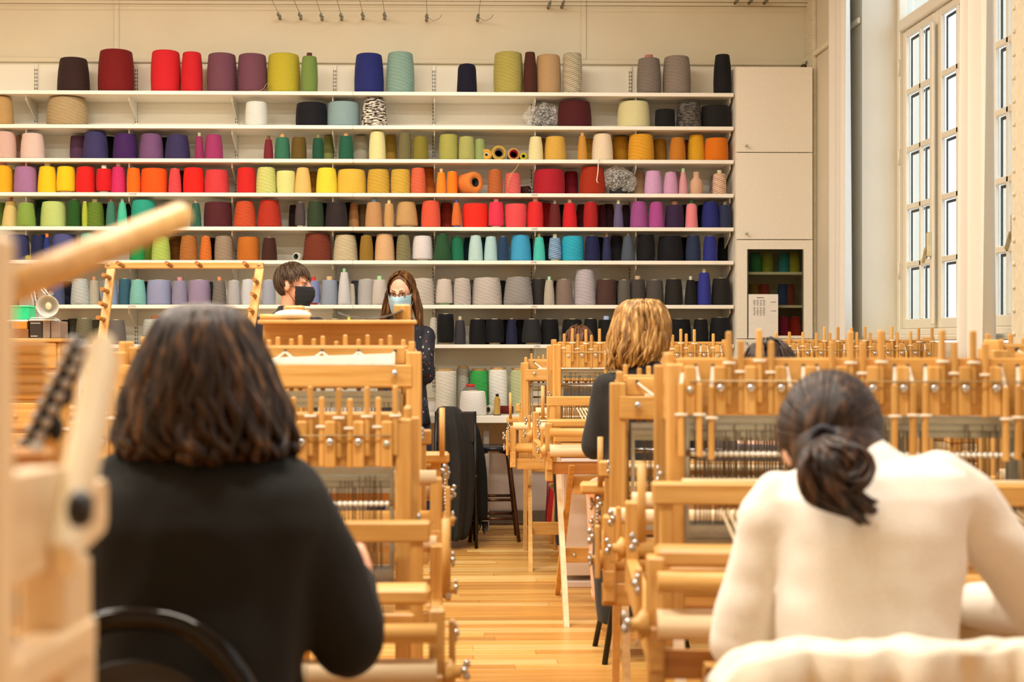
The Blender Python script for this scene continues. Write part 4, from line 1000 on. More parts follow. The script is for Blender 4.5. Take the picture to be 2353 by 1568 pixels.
MB().lathe([(r * 0.43, 0.188), (r * 0.43, 0.205), (r * 0.3, 0.208)], 18).build('cap', plain('red_cap', '#d2281c', 0.4), t)
tag(t, 'grey wrapped cone with a red cap behind the white cone', 'yarn cone')
o = make_cone(PX(1087, 9.67), 9.67, Z_TAB, 31 * 9.67 / F_PX, 28 * 9.67 / F_PX, PZ(899, 9.67) - Z_TAB, rgb('#fdfaf4'), ())
tag(o, 'plain white yarn cone at the front edge of the worktable', 'yarn cone')
t = MB().lathe([(0.024, 0), (0.024, 0.006), (0.021, 0.008), (0.021, 0.105), (0.014, 0.122), (0.010, 0.13)], 18).build('thread_bobbin', Y_FINE, None, (PX(1142.5, 9.64), 9.64, Z_TAB)); t.color = rgb('#c39a48')
MB().lathe([(0.011, 0.128), (0.011, 0.146), (0.0, 0.147)], 14).build('cap', M_BLACK, t); MB().lathe([(0.026, 0.0), (0.026, 0.006)], 16).build('base_rim', M_BLACK, t)
tag(t, 'small gold thread bobbin with a black cap on the worktable', 'bobbin')
lying('yarn_roll', (PX(1122, 9.72), 9.70, Z_TAB + 0.034), 0.033, 0.05, '#d8d2c4', 0.017, '4a4038', 'short white roll lying on the worktable, its dark end to the left', (-0.75, -0.66, 0), 1.0, 'yarn roll')
lying('yarn_roll', (PX(1178, 9.80), 9.80, Z_TAB + 0.029), 0.028, 0.09, '#6e1c20', 0.004, '5a1418', 'dark red yarn roll lying on the worktable behind the gold bobbin', (0.95, -0.3, 0), 1.0, 'yarn roll')

# ------------------------------------------------------------------ stool, chair with coat
M_BRONZE = plain('worn_bronze_tube', '#5d4232', 0.35, 0.7, noise_amt=0.35, scale=12)
sx_, sy_ = PX(1134, 9.36), 9.36
st = empty('metal_stool', (sx_, sy_, 0), label='round black stool with worn bronze tube legs by the worktable', cat='stool')
zs_ = PZ(1026, 9.3)
MB().lathe([(0.12, zs_ - 0.03), (0.15, zs_ - 0.025), (0.155, zs_ - 0.008), (0.145, zs_), (0.0, zs_ + 0.003)], 24).build('seat', plain('black_vinyl', '#22222c', 0.3), st)
for k in range(4):
    a = pi / 4 + k * pi / 2
    c, s = cos(a), sin(a)
    MB().tube([(0.06 * c, 0.06 * s, zs_ - 0.035), (0.11 * c, 0.11 * s, zs_ - 0.04), (0.135 * c, 0.135 * s, zs_ - 0.07), (0.15 * c, 0.15 * s, zs_ - 0.14), (0.225 * c, 0.225 * s, 0.0)], 0.0125, 10).build('leg', M_BRONZE, st)
for k in range(4):
    a, b_ = pi / 4 + k * pi / 2, pi / 4 + (k + 1) * pi / 2
    for z in ((0.15,) if k % 2 else (0.15, 0.27)):
        r = 0.225 - 0.075 * z / (zs_ - 0.14)
        MB().cyl((r * cos(a), r * sin(a), z), (r * cos(b_), r * sin(b_), z), 0.010, n=10).build('rung', M_BRONZE, st)
M_COAT = cloth('black_wool', '#171512', 260, 0.85, 0.05, 0.5)
M_SCARF = cloth('black_knit', '#0f0e0c', 160, 0.95, 0.0, 0.6)
ch = empty('chair', (PX(1046, 9.1), 9.1, 0), label='dark chair hidden under the black coat beside the stool', cat='chair')
for s in (-1, 1):
    for yy in (-0.18, 0.18):
        MB().cyl((s * 0.13, yy, 0), (s * 0.12, yy * 0.95, 0.44 if yy > 0 else 0.86), 0.011, n=10).build('leg', M_BLKMET, ch)
MB().box((0, 0, 0.45), (0.28, 0.38, 0.03), 0.01).build('seat', M_BLACK, ch)
MB().box((0, -0.175, 0.76), (0.25, 0.025, 0.2), 0.01).build('backrest', M_BLACK, ch)
def draped(name, rows, Y, depth, mat, label, cat, seed, n=44, fold=0.018, nf=9):
    """cloth hanging down: rows of (v, left u, right u)"""
    m = MB(); rings = []
    for k, (v, ul, ur) in enumerate(rows):
        z = PZ(v, Y); xl, xr = PX(ul, Y), PX(ur, Y)
        cx, rx = (xl + xr) / 2, (xr - xl) / 2
        t_ = k / (len(rows) - 1)
        ring = []
        for i in range(n):
            a = 2 * pi * i / n
            f = 1 + (fold / max(rx, 0.05)) * t_ ** 0.5 * sin(nf * a + seed + 2 * noise.noise(Vector((a, t_ * 2, seed))))
            dy = depth * (0.35 + 0.65 * min(1, t_ * 3))
            ring.append(Vector((cx + rx * cos(a) * (1 if abs(cos(a)) > .9 else f), Y + dy * sin(a) * f, z)))
        rings.append(ring)
    vs = [p for r_ in rings for p in r_]
    fs = [(k * n + i, k * n + (i + 1) % n, (k + 1) * n + (i + 1) % n, (k + 1) * n + i) for k in range(len(rows) - 1) for i in range(n)]
    fs += [tuple(range(n))]
    fs += [tuple((len(rows) - 1) * n + i for i in range(n - 1, -1, -1))]
    m.add(vs, fs, True)
    o = m.build(name, mat)
    sub = o.modifiers.new('smooth', 'SUBSURF'); sub.levels = 1; sub.render_levels = 1
    return tag(o, label, cat)
draped('coat', [(934, 1012, 1046), (938, 1004, 1056), (950, 1000, 1066), (975, 998, 1076), (1010, 997, 1086), (1060, 997, 1096), (1120, 998, 1094), (1180, 1000, 1088), (1225, 1004, 1080), (1240, 1014, 1068)], 9.02, 0.20, M_COAT, 'long black coat draped over the chair beside the stool', 'coat', 1.0)
o = draped('scarf', [(957, 1060, 1084), (965, 1054, 1094), (990, 1052, 1102), (1030, 1054, 1112), (1080, 1058, 1119), (1130, 1064, 1121), (1175, 1072, 1121), (1200, 1078, 1121)], 9.14, 0.06, M_SCARF, 'black fringed scarf hanging beside the coat', 'scarf', 3.0, nf=6, fold=0.008)
m = MB()
for k in range(13):
    u = 1081 + k * 3.2
    p = P(u, 1199, 9.14 + rnd.uniform(-0.05, 0.02)); e = P(u + rnd.uniform(-3, 3), 1212 + rnd.uniform(0, 16), 9.14)
    m.tube([p, (p + e) / 2 + Vector((0.004, 0, 0)), e], [0.005, 0.004, 0.003], 5)
m.build('fringe', M_SCARF, o, weld=False)['kind'] = 'stuff'

# red bundle and the low white cabinet behind the looms
rb0 = empty('red_bundle', (PX(1274, 9.75), 9.75, 0), label='tall red cloth bundle standing on the floor by the wall', cat='bundle')
h = PZ(1072, 9.75)
MB().lathe([(0.05, 0.0), (0.062, 0.02), (0.052, 0.16), (0.034, 0.27), (0.046, 0.33), (0.024, h - 0.02), (0.012, h)], 12).build('cloth_roll', cloth('red_cloth', '#c4181e', 200), rb0)
MB().cyl((-0.055, 0.0, 0.0), (-0.035, 0, h * 0.93), 0.012, n=10).build('pole', plain('dark_red_pole', '#7e1418', 0.4), rb0)
lc = empty('low_cabinet', (PX(1380, 7.62), 7.62, 0), label='low pinkish-white cabinet on the floor behind the loom legs', cat='cabinet')
M_PINKW = plain('pinkish_white_board', '#e6d6ca', 0.5, scale=4, noise_amt=0.02)
wl = PX(1470, 7.5) - PX(1287, 7.5); hl = PZ(1062, 7.5)
MB().box((0, 0.0, hl / 2 + 0.03), (wl, 0.22, hl - 0.06), 0.004).build('body', M_PINKW, lc)
MB().box((0, -0.0, 0.016), (wl + 0.02, 0.25, 0.032), 0.003).build('plinth', M_PINKW, lc)
MB().box((0.0, -0.113, hl / 2 + 0.03), (0.004, 0.004, hl - 0.1)).build('door_gap', M_SLOT, lc)

# ------------------------------------------------------------------ left background: dark cabinet, drawer unit, boxes, lamp
dk = empty('dark_cabinet', (PX(-20, 9.62), 9.62, 0), label='dark brown cabinet at the left end of the shelves', cat='cabinet')
wd = 2 * (PX(80, 9.62) - PX(-20, 9.62)); hd = PZ(640, 9.62)
M_DKB = plain('dark_brown_board', '#3a2f26', 0.6, scale=14, noise_amt=0.15)
MB().box((0, 0, hd / 2), (wd * 0.5, 0.3, hd), 0.006).build('body', M_DKB, dk)
for s in (-1, 1): MB().box((s * wd * 0.125, -0.155, hd / 2), (wd * 0.24, 0.014, hd - 0.06), 0.004).build('door', M_DKB, dk)
YD = 7.6
dz = PZ(778, YD)
du = empty('drawer_unit', (PX(45, YD), YD, 0), label='tall beech drawer unit holding the lamp and small boxes', cat='cabinet')
wd = PX(143, YD) - PX(-53, YD)
MB().box((0, 0.15, dz / 2 - 0.01), (wd, 0.4, dz - 0.02), 0.006).build('body', WX, du)
for k in range(6):
    d = MB().box((0, -0.06, dz - 0.09 - 0.16 * k), (wd - 0.03, 0.02, 0.14), 0.006).build('drawer', WX, du)
    MB().ball((0, -0.08, dz - 0.09 - 0.16 * k), 0.012, 10, 8).build('knob', WX, d)
MB().box((0, 0.14, dz - 0.01), (wd + 0.03, 0.44, 0.02), 0.004).build('top', WX, du)
def small_box(name, u0, u1, v0, v1, y, dep, mat, label, cat, lid=None):
    x0, x1 = PX(u0, y), PX(u1, y); za, zb_ = PZ(v1, y), PZ(v0, y)
    t = empty(name, ((x0 + x1) / 2, y + dep / 2, za), label=label, cat=cat)
    hh = zb_ - za
    if lid:
        MB().box((0, 0, hh * 0.44), (x1 - x0 - 0.006, dep - 0.006, hh * 0.88), 0.004).build('tub', mat, t); MB().box((0, 0, hh * 0.94), (x1 - x0, dep, hh * 0.12), 0.004).build('lid', lid, t)
    else:
        MB().box((0, 0, hh / 2), (x1 - x0, dep, hh), 0.003).build('body', mat, t)
    return t
YB = 7.55
small_box('brown_box', 14, 65, 757, 778, YB, 0.18, plain('brown_board', '#8a5a2c', 0.6), 'flat brown box at the bottom of the stack on the drawer unit', 'box')
small_box('orange_box', 26, 62, 740, 757, YB, 0.14, plain('orange_board', '#c98428', 0.6), 'small orange-brown box in the middle of the stack', 'box')
small_box('paper_stack', 12, 64, 735.5, 740, YB, 0.16, M_PAPER, 'thin white stack of paper under the green box', 'paper')
small_box('green_box', 20, 67, 703, 735.5, YB, 0.13, plain('emerald_plastic', '#1fcf8c', 0.35), 'emerald green plastic box with a lid on the stack', 'box', plain('emerald_lid', '#24da96', 0.35))
b0 = small_box('binder', 68, 97, 738, 778, YB, 0.16, plain('near_black_card', '#2e2622', 0.5), 'near-black binder with white lettering on the drawer unit', 'binder')
m = MB(); wbx = PX(97, YB) - PX(68, YB)
for z, n_ in ((0.08, 7), (0.012, 5)):
    for k in range(n_): m.box((-wbx * 0.36 + k * wbx * 0.11, -0.081, z), (0.005, 0.001, 0.004))
m.build('spine_print', M_PAPER, b0, weld=False)['kind'] = 'stuff'
small_box('binder', 98, 115, 738, 778, YB, 0.16, plain('grey_brown_card', '#8c7868', 0.6), 'grey-brown binder beside the near-black one', 'binder')
small_box('binder', 117, 138, 739, 778, YB, 0.16, plain('grey_brown_card', '#8c7868', 0.6), 'grey-brown binder at the right end of the drawer unit', 'binder')
small_box('paper_stack', 66, 118, 734.5, 738, YB, 0.15, M_PAPER, 'white papers lying on top of the binders', 'paper')
tag(MB().tube([P(u, v, YB + 0.02) for u, v in ((57, 741), (62, 734), (72, 731), (100, 731), (122, 731), (134, 735), (139, 741))], 0.004, 6).build('wire_bow', M_DULL), 'bent grey wire handle arching over the binders', 'wire')
YL = 7.5
lt = empty('desk_lamp', (PX(88, YL + 0.1), YL + 0.1, dz), label='silver clamp lamp with its round white shade turned to the camera', cat='lamp')
L0 = lt.location
sc_ = P(111, 703, YL) - L0
dirn = Vector((0.16, -1, -0.12)).normalized(); q = Vector((0, 0, 1)).rotation_difference(dirn).to_matrix()
MB().lathe([(0.016, -0.07), (0.03, -0.055), (0.045, -0.02), (0.056, 0.03), (0.0575, 0.03), (0.054, 0.028), (0.043, -0.018), (0.026, -0.05), (0.0, -0.055)], 28, sc_, q).build('shade', plain('lamp_enamel', '#dcdcd4', 0.35), lt)
MB().ball(sc_ + dirn * -0.012, (0.018, 0.018, 0.022), 12, 8).build('bulb', plain('pale_bulb', '#efe4c0', 0.2), lt)
MB().cyl(sc_ - dirn * 0.06 + Vector((0, 0, 0.0)), sc_ - dirn * 0.10 + Vector((0, 0, 0.02)), 0.015, n=12).build('socket', M_WHITE, lt)
jn = P(113, 678, YL + 0.06) - L0
MB().cyl(jn + Vector((0, 0, -0.02)), jn + Vector((0.016, -0.02, 0.012)), 0.014, n=12).build('joint', M_STEEL, lt)
for off in (0.0, 0.018):
    MB().cyl(jn + Vector((-off, 0, 0.0)), P(70, 630, YL + 0.2) - L0 + Vector((-off, 0, 0)), 0.004, n=8).build('upper_arm', M_STEEL, lt)
    MB().cyl(P(70, 630, YL + 0.2) - L0 + Vector((-off, 0, 0)), Vector((-off, 0.1, 0.02)), 0.004, n=8).build('lower_arm', M_STEEL, lt)
MB().lathe([(0.04, 0), (0.04, 0.015), (0.012, 0.025)], 16, (0, 0.1, 0)).build('base', M_STEEL, lt)

# ------------------------------------------------------------------ warping frame with pegs
wf = empty('warping_frame', (0, 0, 0), label='upright wooden warping frame with pegs leaning before the shelves', cat='warping frame')
def fy(v): return 8.32 - (v - 600) / 190 * 0.26
def W_(u, v): return P(u, v, fy(v))
vb = 1180
wf.location = (PX(420, 7.5), fy(vb), 0)
Lw = wf.location
up = (0, -1, 0)
MB().bar(W_(243, 611) - Lw, W_(606, 611) - Lw, 0.036, 0.056, up, 0.004).build('top_rail', WX, wf)
def side(u0, v0, u1, v1):
    a, b_ = W_(u0, v0), W_(u1, v1)
    d = (b_ - a) / (a.z - b_.z); b_ = a + d * (a.z - 0.0)
    MB().bar(a - Lw, b_ - Lw, 0.050, 0.03, up, 0.004).build('side_post', WZ, wf)
    return a, b_
sl = side(256, 618, 233, 795); sr = side(597, 618, 580, 730)
def lerp(a, b_, t): return a + (b_ - a) * t
MB().bar(lerp(*sl, 0.72) - Lw, lerp(*sr, 0.72) - Lw, 0.036, 0.05, up, 0.004).build('lower_rail', WX, wf)
WPEG = wood('peg_wood', 'z', '#9c6428', '#c08540')
for u in (285, 395, 463, 570):
    p = W_(u, 612) - Lw; MB().cyl(p, p + Vector((0, -0.17, 0.01)), 0.012, n=10).build('peg', WPEG, wf)
for pair, ts in ((sl, (0.03, 0.075, 0.12, 0.165, 0.24, 0.32)), (sr, (0.045, 0.09, 0.14, 0.22, 0.3))):
    for t_ in ts:
        p = lerp(*pair, t_ * 1.05) - Lw; MB().cyl(p, p + Vector((0, -0.17, 0.01)), 0.012, n=10).build('peg', WPEG, wf)
wn = SHARE['wing_nut']
for u in (252, 597): link('wing_nut', wn, None, wf, W_(u, 609) - Lw + Vector((0, -0.02, 0)), (pi / 2, 0, 0.6))

# side table behind the black-clad woman, winding post, papers on the plank
sd = empty('side_table', (PX(420, 6.6), 6.6, 0), label='plain beech side table behind the weaver in black', cat='table')
zt = PZ(842, 6.4)
MB().box((0, 0, zt - 0.018), (0.8, 0.4, 0.036), 0.004).build('tabletop', WX, sd)
for s in (-1, 1):
    for yy in (-0.16, 0.16): MB().box((s * 0.36, yy, (zt - 0.036) / 2), (0.04, 0.04, zt - 0.036), 0.004).build('leg', WZ, sd)
YP = 5.2
wp = empty('winding_stand', (PX(676, YP), YP, 0), label='beech winding post with a crossbar and steel bolt before the masked person', cat='stand')
h0 = PZ(703, YP)
MB().box((0, 0, h0 / 2 + 0.01), (0.075, 0.035, h0 - 0.02), 0.006).build('post', WZ, wp)
MB().box((PX(699, YP) - PX(676, YP), 0.06, PZ(712, YP) / 2 + 0.01), (0.03, 0.03, PZ(712, YP) - 0.02), 0.004).build('post', WZ, wp)
MB().cyl((0, 0.01, PZ(729, YP)), (PX(597, YP) - wp.location.x, 0.01, PZ(729, YP)), 0.011, n=10).build('crossbar', WX, wp)
MB().box((0, 0.02, 0.02), (0.4, 0.36, 0.04), 0.006).build('base', WX, wp)
link('wing_nut', wn, None, wp, (-0.008, -0.02, PZ(722, YP)), (pi / 2, 0, 0.3))
YS = 4.43
zsf = 1.22 + 0.147
o = MB().ball((0, 0, 0.016), (0.058, 0.05, 0.016), 20, 8).build('paper_roll', M_PAPER, None, (PX(672, YS), YS + 0.01, zsf)); tag(o, 'flat white bundle of paper lying on the loom plank', 'paper')
def mag(s, t_):
    return (0.20 * (s - 0.5), 0.08 * (t_ - 0.5), 0.004 + 0.022 * (2 * abs(s - 0.45)) ** 2.2)
o = MB().grid(mag, 20, 4).build('magazine', plain('magazine_print', '#6d6a68', 0.3, noise_amt=0.6, scale=60), None, (PX(852, YS), YS + 0.01, zsf)); solidify(o, 0.004); tag(o, 'open magazine with curled edges on the loom plank', 'magazine')
# ------------------------------------------------------------------ people
def hair_mat(name, lo, mid, hi, sx=60):
    m, nt, b = nodes_of(name)
    tc = ND(nt, 'ShaderNodeTexCoord'); mp = ND(nt, 'ShaderNodeMapping'); mp.inputs['Scale'].default_value = (1, 1, 0.12)
    nz = ND(nt, 'ShaderNodeTexNoise'); nz.inputs['Scale'].default_value = sx; nz.inputs['Detail'].default_value = 4
    nt.links.new(tc.outputs['Object'], mp.inputs['Vector']); nt.links.new(mp.outputs[0], nz.inputs['Vector'])
    r = ND(nt, 'ShaderNodeValToRGB'); e = r.color_ramp.elements
    e[0].position = 0.3; e[0].color = rgb(lo); e[1].position = 0.75; e[1].color = rgb(hi)
    x = e.new(0.52); x.color = rgb(mid)
    nt.links.new(nz.outputs['Fac'], r.inputs['Fac']); nt.links.new(r.outputs['Color'], b.inputs['Base Color'])
    b.inputs['Roughness'].default_value = 0.45; b.inputs['Specular IOR Level'].default_value = 0.35
    bp = ND(nt, 'ShaderNodeBump'); bp.inputs['Strength'].default_value = 0.5; bp.inputs['Distance'].default_value = 0.004
    nt.links.new(nz.outputs['Fac'], bp.inputs['Height']); nt.links.new(bp.outputs['Normal'], b.inputs['Normal'])
    return m
M_SKIN = plain('skin', '#e3a684', 0.5, scale=14, noise_amt=0.05)
M_SKIN2 = plain('skin_fair', '#e8b394', 0.5, scale=14, noise_amt=0.05)
M_EYEW = plain('eye_white', '#e8e2da', 0.2); M_EYED = plain('eye_dark', '#2a1c14', 0.15); M_LID = plain('eyelid_skin', '#a8684c', 0.5)

WORK = bpy.data.scenes.new('shaping'); SCRAP = []
def remeshed(mb, voxel, smooth=6, fold=0.0, fold_scale=(9, 9, 5), seed=0.0):
    """one continuous surface from overlapping shapes"""
    me = mb.mesh('tmp', False)
    o = bpy.data.objects.new('tmp', me); WORK.collection.objects.link(o)
    r = o.modifiers.new('r', 'REMESH'); r.mode = 'VOXEL'; r.voxel_size = voxel; r.use_smooth_shade = True
    s = o.modifiers.new('s', 'SMOOTH'); s.factor = 0.5; s.iterations = smooth
    vl = WORK.view_layers[0]; vl.update()
    out = bpy.data.meshes.new_from_object(o.evaluated_get(vl.depsgraph))
    WORK.collection.objects.unlink(o); SCRAP.extend((o, me))
    out.materials.clear()
    if fold:
        nr = [v.normal.copy() for v in out.vertices]; co = []
        for v, n_ in zip(out.vertices, nr):
            p = Vector((v.co.x * fold_scale[0], v.co.y * fold_scale[1], v.co.z * fold_scale[2])) + Vector((seed, 0, seed))
            co.extend(v.co + n_ * fold * (noise.noise(p) + 0.5 * noise.noise(p * 2.3)))
        out.vertices.foreach_set('co', co)
    for p in out.polygons: p.use_smooth = True
    return out
def ring_loft(mb, rings, n=28, yaw=0.0, power=2.4):
    """rings of (centre, half width, half depth)"""
    vs = []
    cs, sn = cos(yaw), sin(yaw)
    for c, rx, ry in rings:
        for i in range(n):
            a = 2 * pi * i / n
            ca, sa = cos(a), sin(a)
            x = rx * math.copysign(abs(ca) ** (2 / power), ca); y = ry * math.copysign(abs(sa) ** (2 / power), sa)
            vs.append(Vector(c) + Vector((x * cs - y * sn, x * sn + y * cs, 0)))
    k = len(rings)
    fs = [(j * n + i, j * n + (i + 1) % n, (j + 1) * n + (i + 1) % n, (j + 1) * n + i) for j in range(k - 1) for i in range(n)]
    fs += [tuple(range(n)), tuple((k - 1) * n + i for i in range(n - 1, -1, -1))]
    mb.add(vs, fs, True)
def limb(mb, pts, rs, n=14):
    pts = [Vector(p) for p in pts]
    P2, R2 = [], []
    for i in range(len(pts) - 1):
        for k in range(5):
            t = k / 5; P2.append(pts[i].lerp(pts[i + 1], t)); R2.append(rs[i] + (rs[i + 1] - rs[i]) * t)
    P2.append(pts[-1]); R2.append(rs[-1])
    mb.tube(P2, R2, n)
    mb.ball(pts[0], rs[0], 12, 8); mb.ball(pts[-1], rs[-1], 12, 8)
    for p, r in zip(pts[1:-1], rs[1:-1]): mb.ball(p, r * 1.0, 12, 8)
def hand(mb, wrist, fwd, up, side, curl=0.5, s=1.0):
    """palm and five fingers; fwd along the fingers, up the back of the hand, side towards the thumb"""
    w, f, u, d = Vector(wrist), Vector(fwd).normalized(), Vector(up).normalized(), Vector(side).normalized()
    limb(mb, [w - f * 0.02, w + f * 0.03], [0.026 * s, 0.028 * s], 10)
    for k, off in enumerate((0.028, 0.010, -0.010, -0.027)):
        base = w + f * 0.075 * s + d * off * s
        limb(mb, [w + f * 0.02 + d * off * 0.7 * s, base], [0.015 * s, 0.0125 * s], 8)
        L = (0.072, 0.080, 0.075, 0.058)[k] * s
        k1 = base + f * L * 0.42 - u * L * 0.14 * curl
        k2 = k1 + f * L * 0.30 * (1 - curl * 0.5) - u * L * 0.30 * curl
        k3 = k2 + f * L * 0.22 * (1 - curl) - u * L * 0.30 * curl
        limb(mb, [base, k1, k2, k3], [0.0098 * s, 0.0088 * s, 0.008 * s, 0.007 * s], 8)
    b = w + f * 0.015 * s + d * 0.022 * s
    limb(mb, [b, b + f * 0.03 * s + d * 0.025 * s, b + f * 0.062 * s + d * 0.030 * s - u * 0.012 * curl], [0.015 * s, 0.012 * s, 0.009 * s], 8)
def head_frame(c, yaw, pitch, roll=0.0):
    return Matrix.Translation(Vector(c)) @ Euler((pitch, roll, 0)).to_matrix().to_4x4() @ Matrix.Identity(4) if False else Matrix.Translation(Vector(c)) @ Matrix.Rotation(yaw, 4, 'Z') @ Matrix.Rotation(pitch, 4, 'X') @ Matrix.Rotation(roll, 4, 'Y')
def head(mb, T, s=1.0):
    """skull, jaw, nose, ears; the face looks along -y of the frame"""
    R = T.to_3x3()
    def e(c, r): mb.ball(T @ (Vector(c) * s), tuple(x * s for x in r), 18, 12, R)
    e((0, 0.014, 0.025), (0.076, 0.097, 0.094)); e((0, -0.030, -0.035), (0.060, 0.062, 0.080)); e((0, -0.058, -0.093), (0.026, 0.024, 0.022))
    for k in (-1, 1):
        e((k * 0.036, -0.062, -0.030), (0.026, 0.024, 0.026)); e((k * 0.079, 0.012, -0.012), (0.010, 0.020, 0.033)); e((k * 0.030, -0.082, 0.022), (0.026, 0.014, 0.010))
        e((k * 0.012, -0.106, -0.034), (0.009, 0.010, 0.008))
    limb(mb, [T @ (Vector((0, -0.092, 0.012)) * s), T @ (Vector((0, -0.112, -0.028)) * s)], [0.009 * s, 0.0125 * s], 8)
    e((0, -0.090, -0.062), (0.024, 0.012, 0.010))
def face_parts(body, T, brow, s=1.0):
    R = T.to_3x3()
    for k in (-1, 1):
        w = MB().ball(T @ (Vector((k * 0.031, -0.0765, 0.003)) * s), (0.0125, 0.0100, 0.0068), 14, 10, R).build('eye', M_EYEW, body)
        MB().ball(T @ (Vector((k * 0.031, -0.0845, 0.0018)) * s), (0.0058, 0.0028, 0.0058), 12, 8, R).build('iris', M_EYED, w)
        MB().tube([T @ (Vector((k * (0.031 + 0.0150 * cos(a_)), -0.0835 + 0.007 * abs(cos(a_)) ** 2, 0.0015 + 0.0085 * sin(a_))) * s) for a_ in [pi * i / 8 for i in range(9)]], 0.0030, 6).build('eyelid', M_LID, body)
        MB().tube([T @ (Vector((k * 0.013, -0.0945, 0.024)) * s), T @ (Vector((k * 0.032, -0.0940, 0.029)) * s), T @ (Vector((k * 0.052, -0.079, 0.024)) * s)], [0.002, 0.003, 0.0015], 6).build('eyebrow', brow, body)
def lock_tube(mb, pts, r, n=5):
    k = len(pts); mb.tube(pts, [r * (0.55 + 0.45 * sin(pi * (0.12 + 0.8 * i / (k - 1)))) if i < k - 1 else r * 0.12 for i in range(k)], n)
def ring_hair(rings, n, r, wave, seed, mat, parent, arc=(0, 2 * pi), shrink=0.93, steps=16, flick=0.0, loose=0.004, curl=0.0):
    """hair falling over rings (x, y, z, half width, half depth): a full volume and separate locks over it"""
    rr = random.Random(seed); mb = MB()
    vol = MB(); ring_loft(vol, [((c[0], c[1], c[2]), c[3] * shrink, c[4] * shrink) for c in rings], 30, 0, 2.1)
    me = remeshed(vol, 0.012, 4)
    mb.add([v.co for v in me.vertices], [tuple(p.vertices) for p in me.polygons], True)
    SCRAP.append(me)
    def at(a, t):
        f = t * (len(rings) - 1); i = min(int(f), len(rings) - 2); q = f - i
        c = [rings[i][k] + (rings[i + 1][k] - rings[i][k]) * q for k in range(5)]
        return Vector((c[0] + c[3] * cos(a), c[1] + c[4] * sin(a), c[2]))
    for k in range(n):
        a0 = arc[0] + (arc[1] - arc[0]) * (k + rr.random()) / n
        t1 = rr.uniform(0.80, 1.03); ph = rr.random() * 6.3; w = wave * rr.uniform(0.5, 1.4); lf = rr.uniform(0, loose)
        t0 = rr.uniform(0.0, 0.1) if k % 3 else rr.uniform(0.1, 0.55)
        pts = []
        for j in range(steps):
            t = t0 + (t1 - t0) * j / (steps - 1)
            a = a0 + w * t * sin(ph + t * 9.0)
            p = at(a, min(t, 1.0)); cx = at(a, min(t, 1.0)) - Vector((rings[-1][0], rings[-1][1], p.z))
            cx.z = 0
            if cx.length > 1e-4: cx.normalize()
            tg = Vector((-cx.y, cx.x, 0)); cw_ = curl * max(0.0, (t - 0.5) / 0.5)
            pts.append(p + cx * (lf + flick * t * t * sin(ph * 2 + t * 7) + cw_ * (1 + cos(ph + t * 19))) + tg * cw_ * 1.3 * sin(ph + t * 19) - Vector((0, 0, max(0, t - 1.0) * 0.1)))
        lock_tube(mb, pts, r * rr.uniform(0.6, 1.25))
    return mb.build('hair', mat, parent, weld=False)

def garment(name, mb, mat, parent, voxel=0.011, smooth=8, fold=0.006, fs=(9, 9, 5), seed=0.0):
    return link(name, remeshed(mb, voxel, smooth, fold, fs, seed), mat, parent)

# ---- the one in the black jumper, seated with her back to the room
YA = 2.2
mb = MB()
HA = head_frame(P(474, 893, YA + 0.02), pi, 0.10)
head(mb, HA)
limb(mb, [P(474, 930, YA), P(472, 1060, YA - 0.02)], [0.052, 0.058])
shL, shR, elR, wrR = P(300, 1150, YA), P(640, 1160, YA), P(805, 1462, YA + 0.06), P(812, 1330, YA + 0.27)
elL, wrL = P(215, 1500, YA + 0.05), P(300, 1360, YA + 0.34)
tor = [(P(470, 1065, YA - 0.02), 0.07, 0.06), (P(470, 1120, YA - 0.02), 0.15, 0.08), (P(465, 1200, YA - 0.02), 0.165, 0.095), (P(455, 1350, YA - 0.01), 0.15, 0.10), (P(450, 1550, YA - 0.02), 0.135, 0.10), (P(450, 1720, YA - 0.05), 0.16, 0.12), (P(450, 1850, YA - 0.05), 0.17, 0.14)]
ring_loft(mb, tor)
for a, b_, c in ((shL, elL, wrL), (shR, elR, wrR)): limb(mb, [a, b_, c], [0.05, 0.042, 0.028])
hand(mb, wrR + Vector((-0.004, 0.02, 0.008)), (-0.25, 0.8, 0.25), (0.2, -0.3, 0.9), (-0.9, -0.2, 0.1), 0.6, 1.3)
hand(mb, wrL, (0.3, 0.9, -0.1), (0, 0.1, 1), (0.95, -0.2, 0.1), 0.5)
hip = P(450, 1830, YA - 0.03)
for s in (-1, 1):
    h_ = Vector((hip.x + s * 0.09, hip.y + 0.05, 0.53)); k_ = Vector((hip.x + s * 0.15, hip.y + 0.45, 0.53)); a_ = Vector((hip.x + s * 0.15, hip.y + 0.42, 0.09))
    limb(mb, [h_, k_, a_], [0.082, 0.058, 0.04]); limb(mb, [a_ - Vector((0, 0, 0.045)), a_ + Vector((0, 0.14, -0.05))], [0.04, 0.03])
pa = link('person', remeshed(mb, 0.0075, 4), M_SKIN)
tag(pa, 'seated person with a wavy brown bob and black jumper, back to the camera', 'person')
mb = MB()
big = [((c + Vector((0, 0, 0))), rx * 1.07 + 0.012, ry + 0.02) for c, rx, ry in tor[1:]]
ring_loft(mb, [(P(470, 1055, YA - 0.015), 0.085, 0.075), (P(470, 1085, YA - 0.02), 0.12, 0.085)] + big)
limb(mb, [shL, elL, wrL], [0.074, 0.064, 0.048]); limb(mb, [shR, lerp(shR, elR, 0.5) + Vector((0.012, 0, 0)), elR, wrR + Vector((0, -0.02, -0.006))], [0.076, 0.072, 0.066, 0.044])
ring_loft(mb, [(P(473, 1020, YA - 0.0), 0.058, 0.06), (P(472, 1050, YA - 0.01), 0.072, 0.068), (P(471, 1085, YA - 0.02), 0.10, 0.08)])
M_BLKJ = cloth('black_jumper', '#121310', 320, 0.95, 0.0, 0.35)
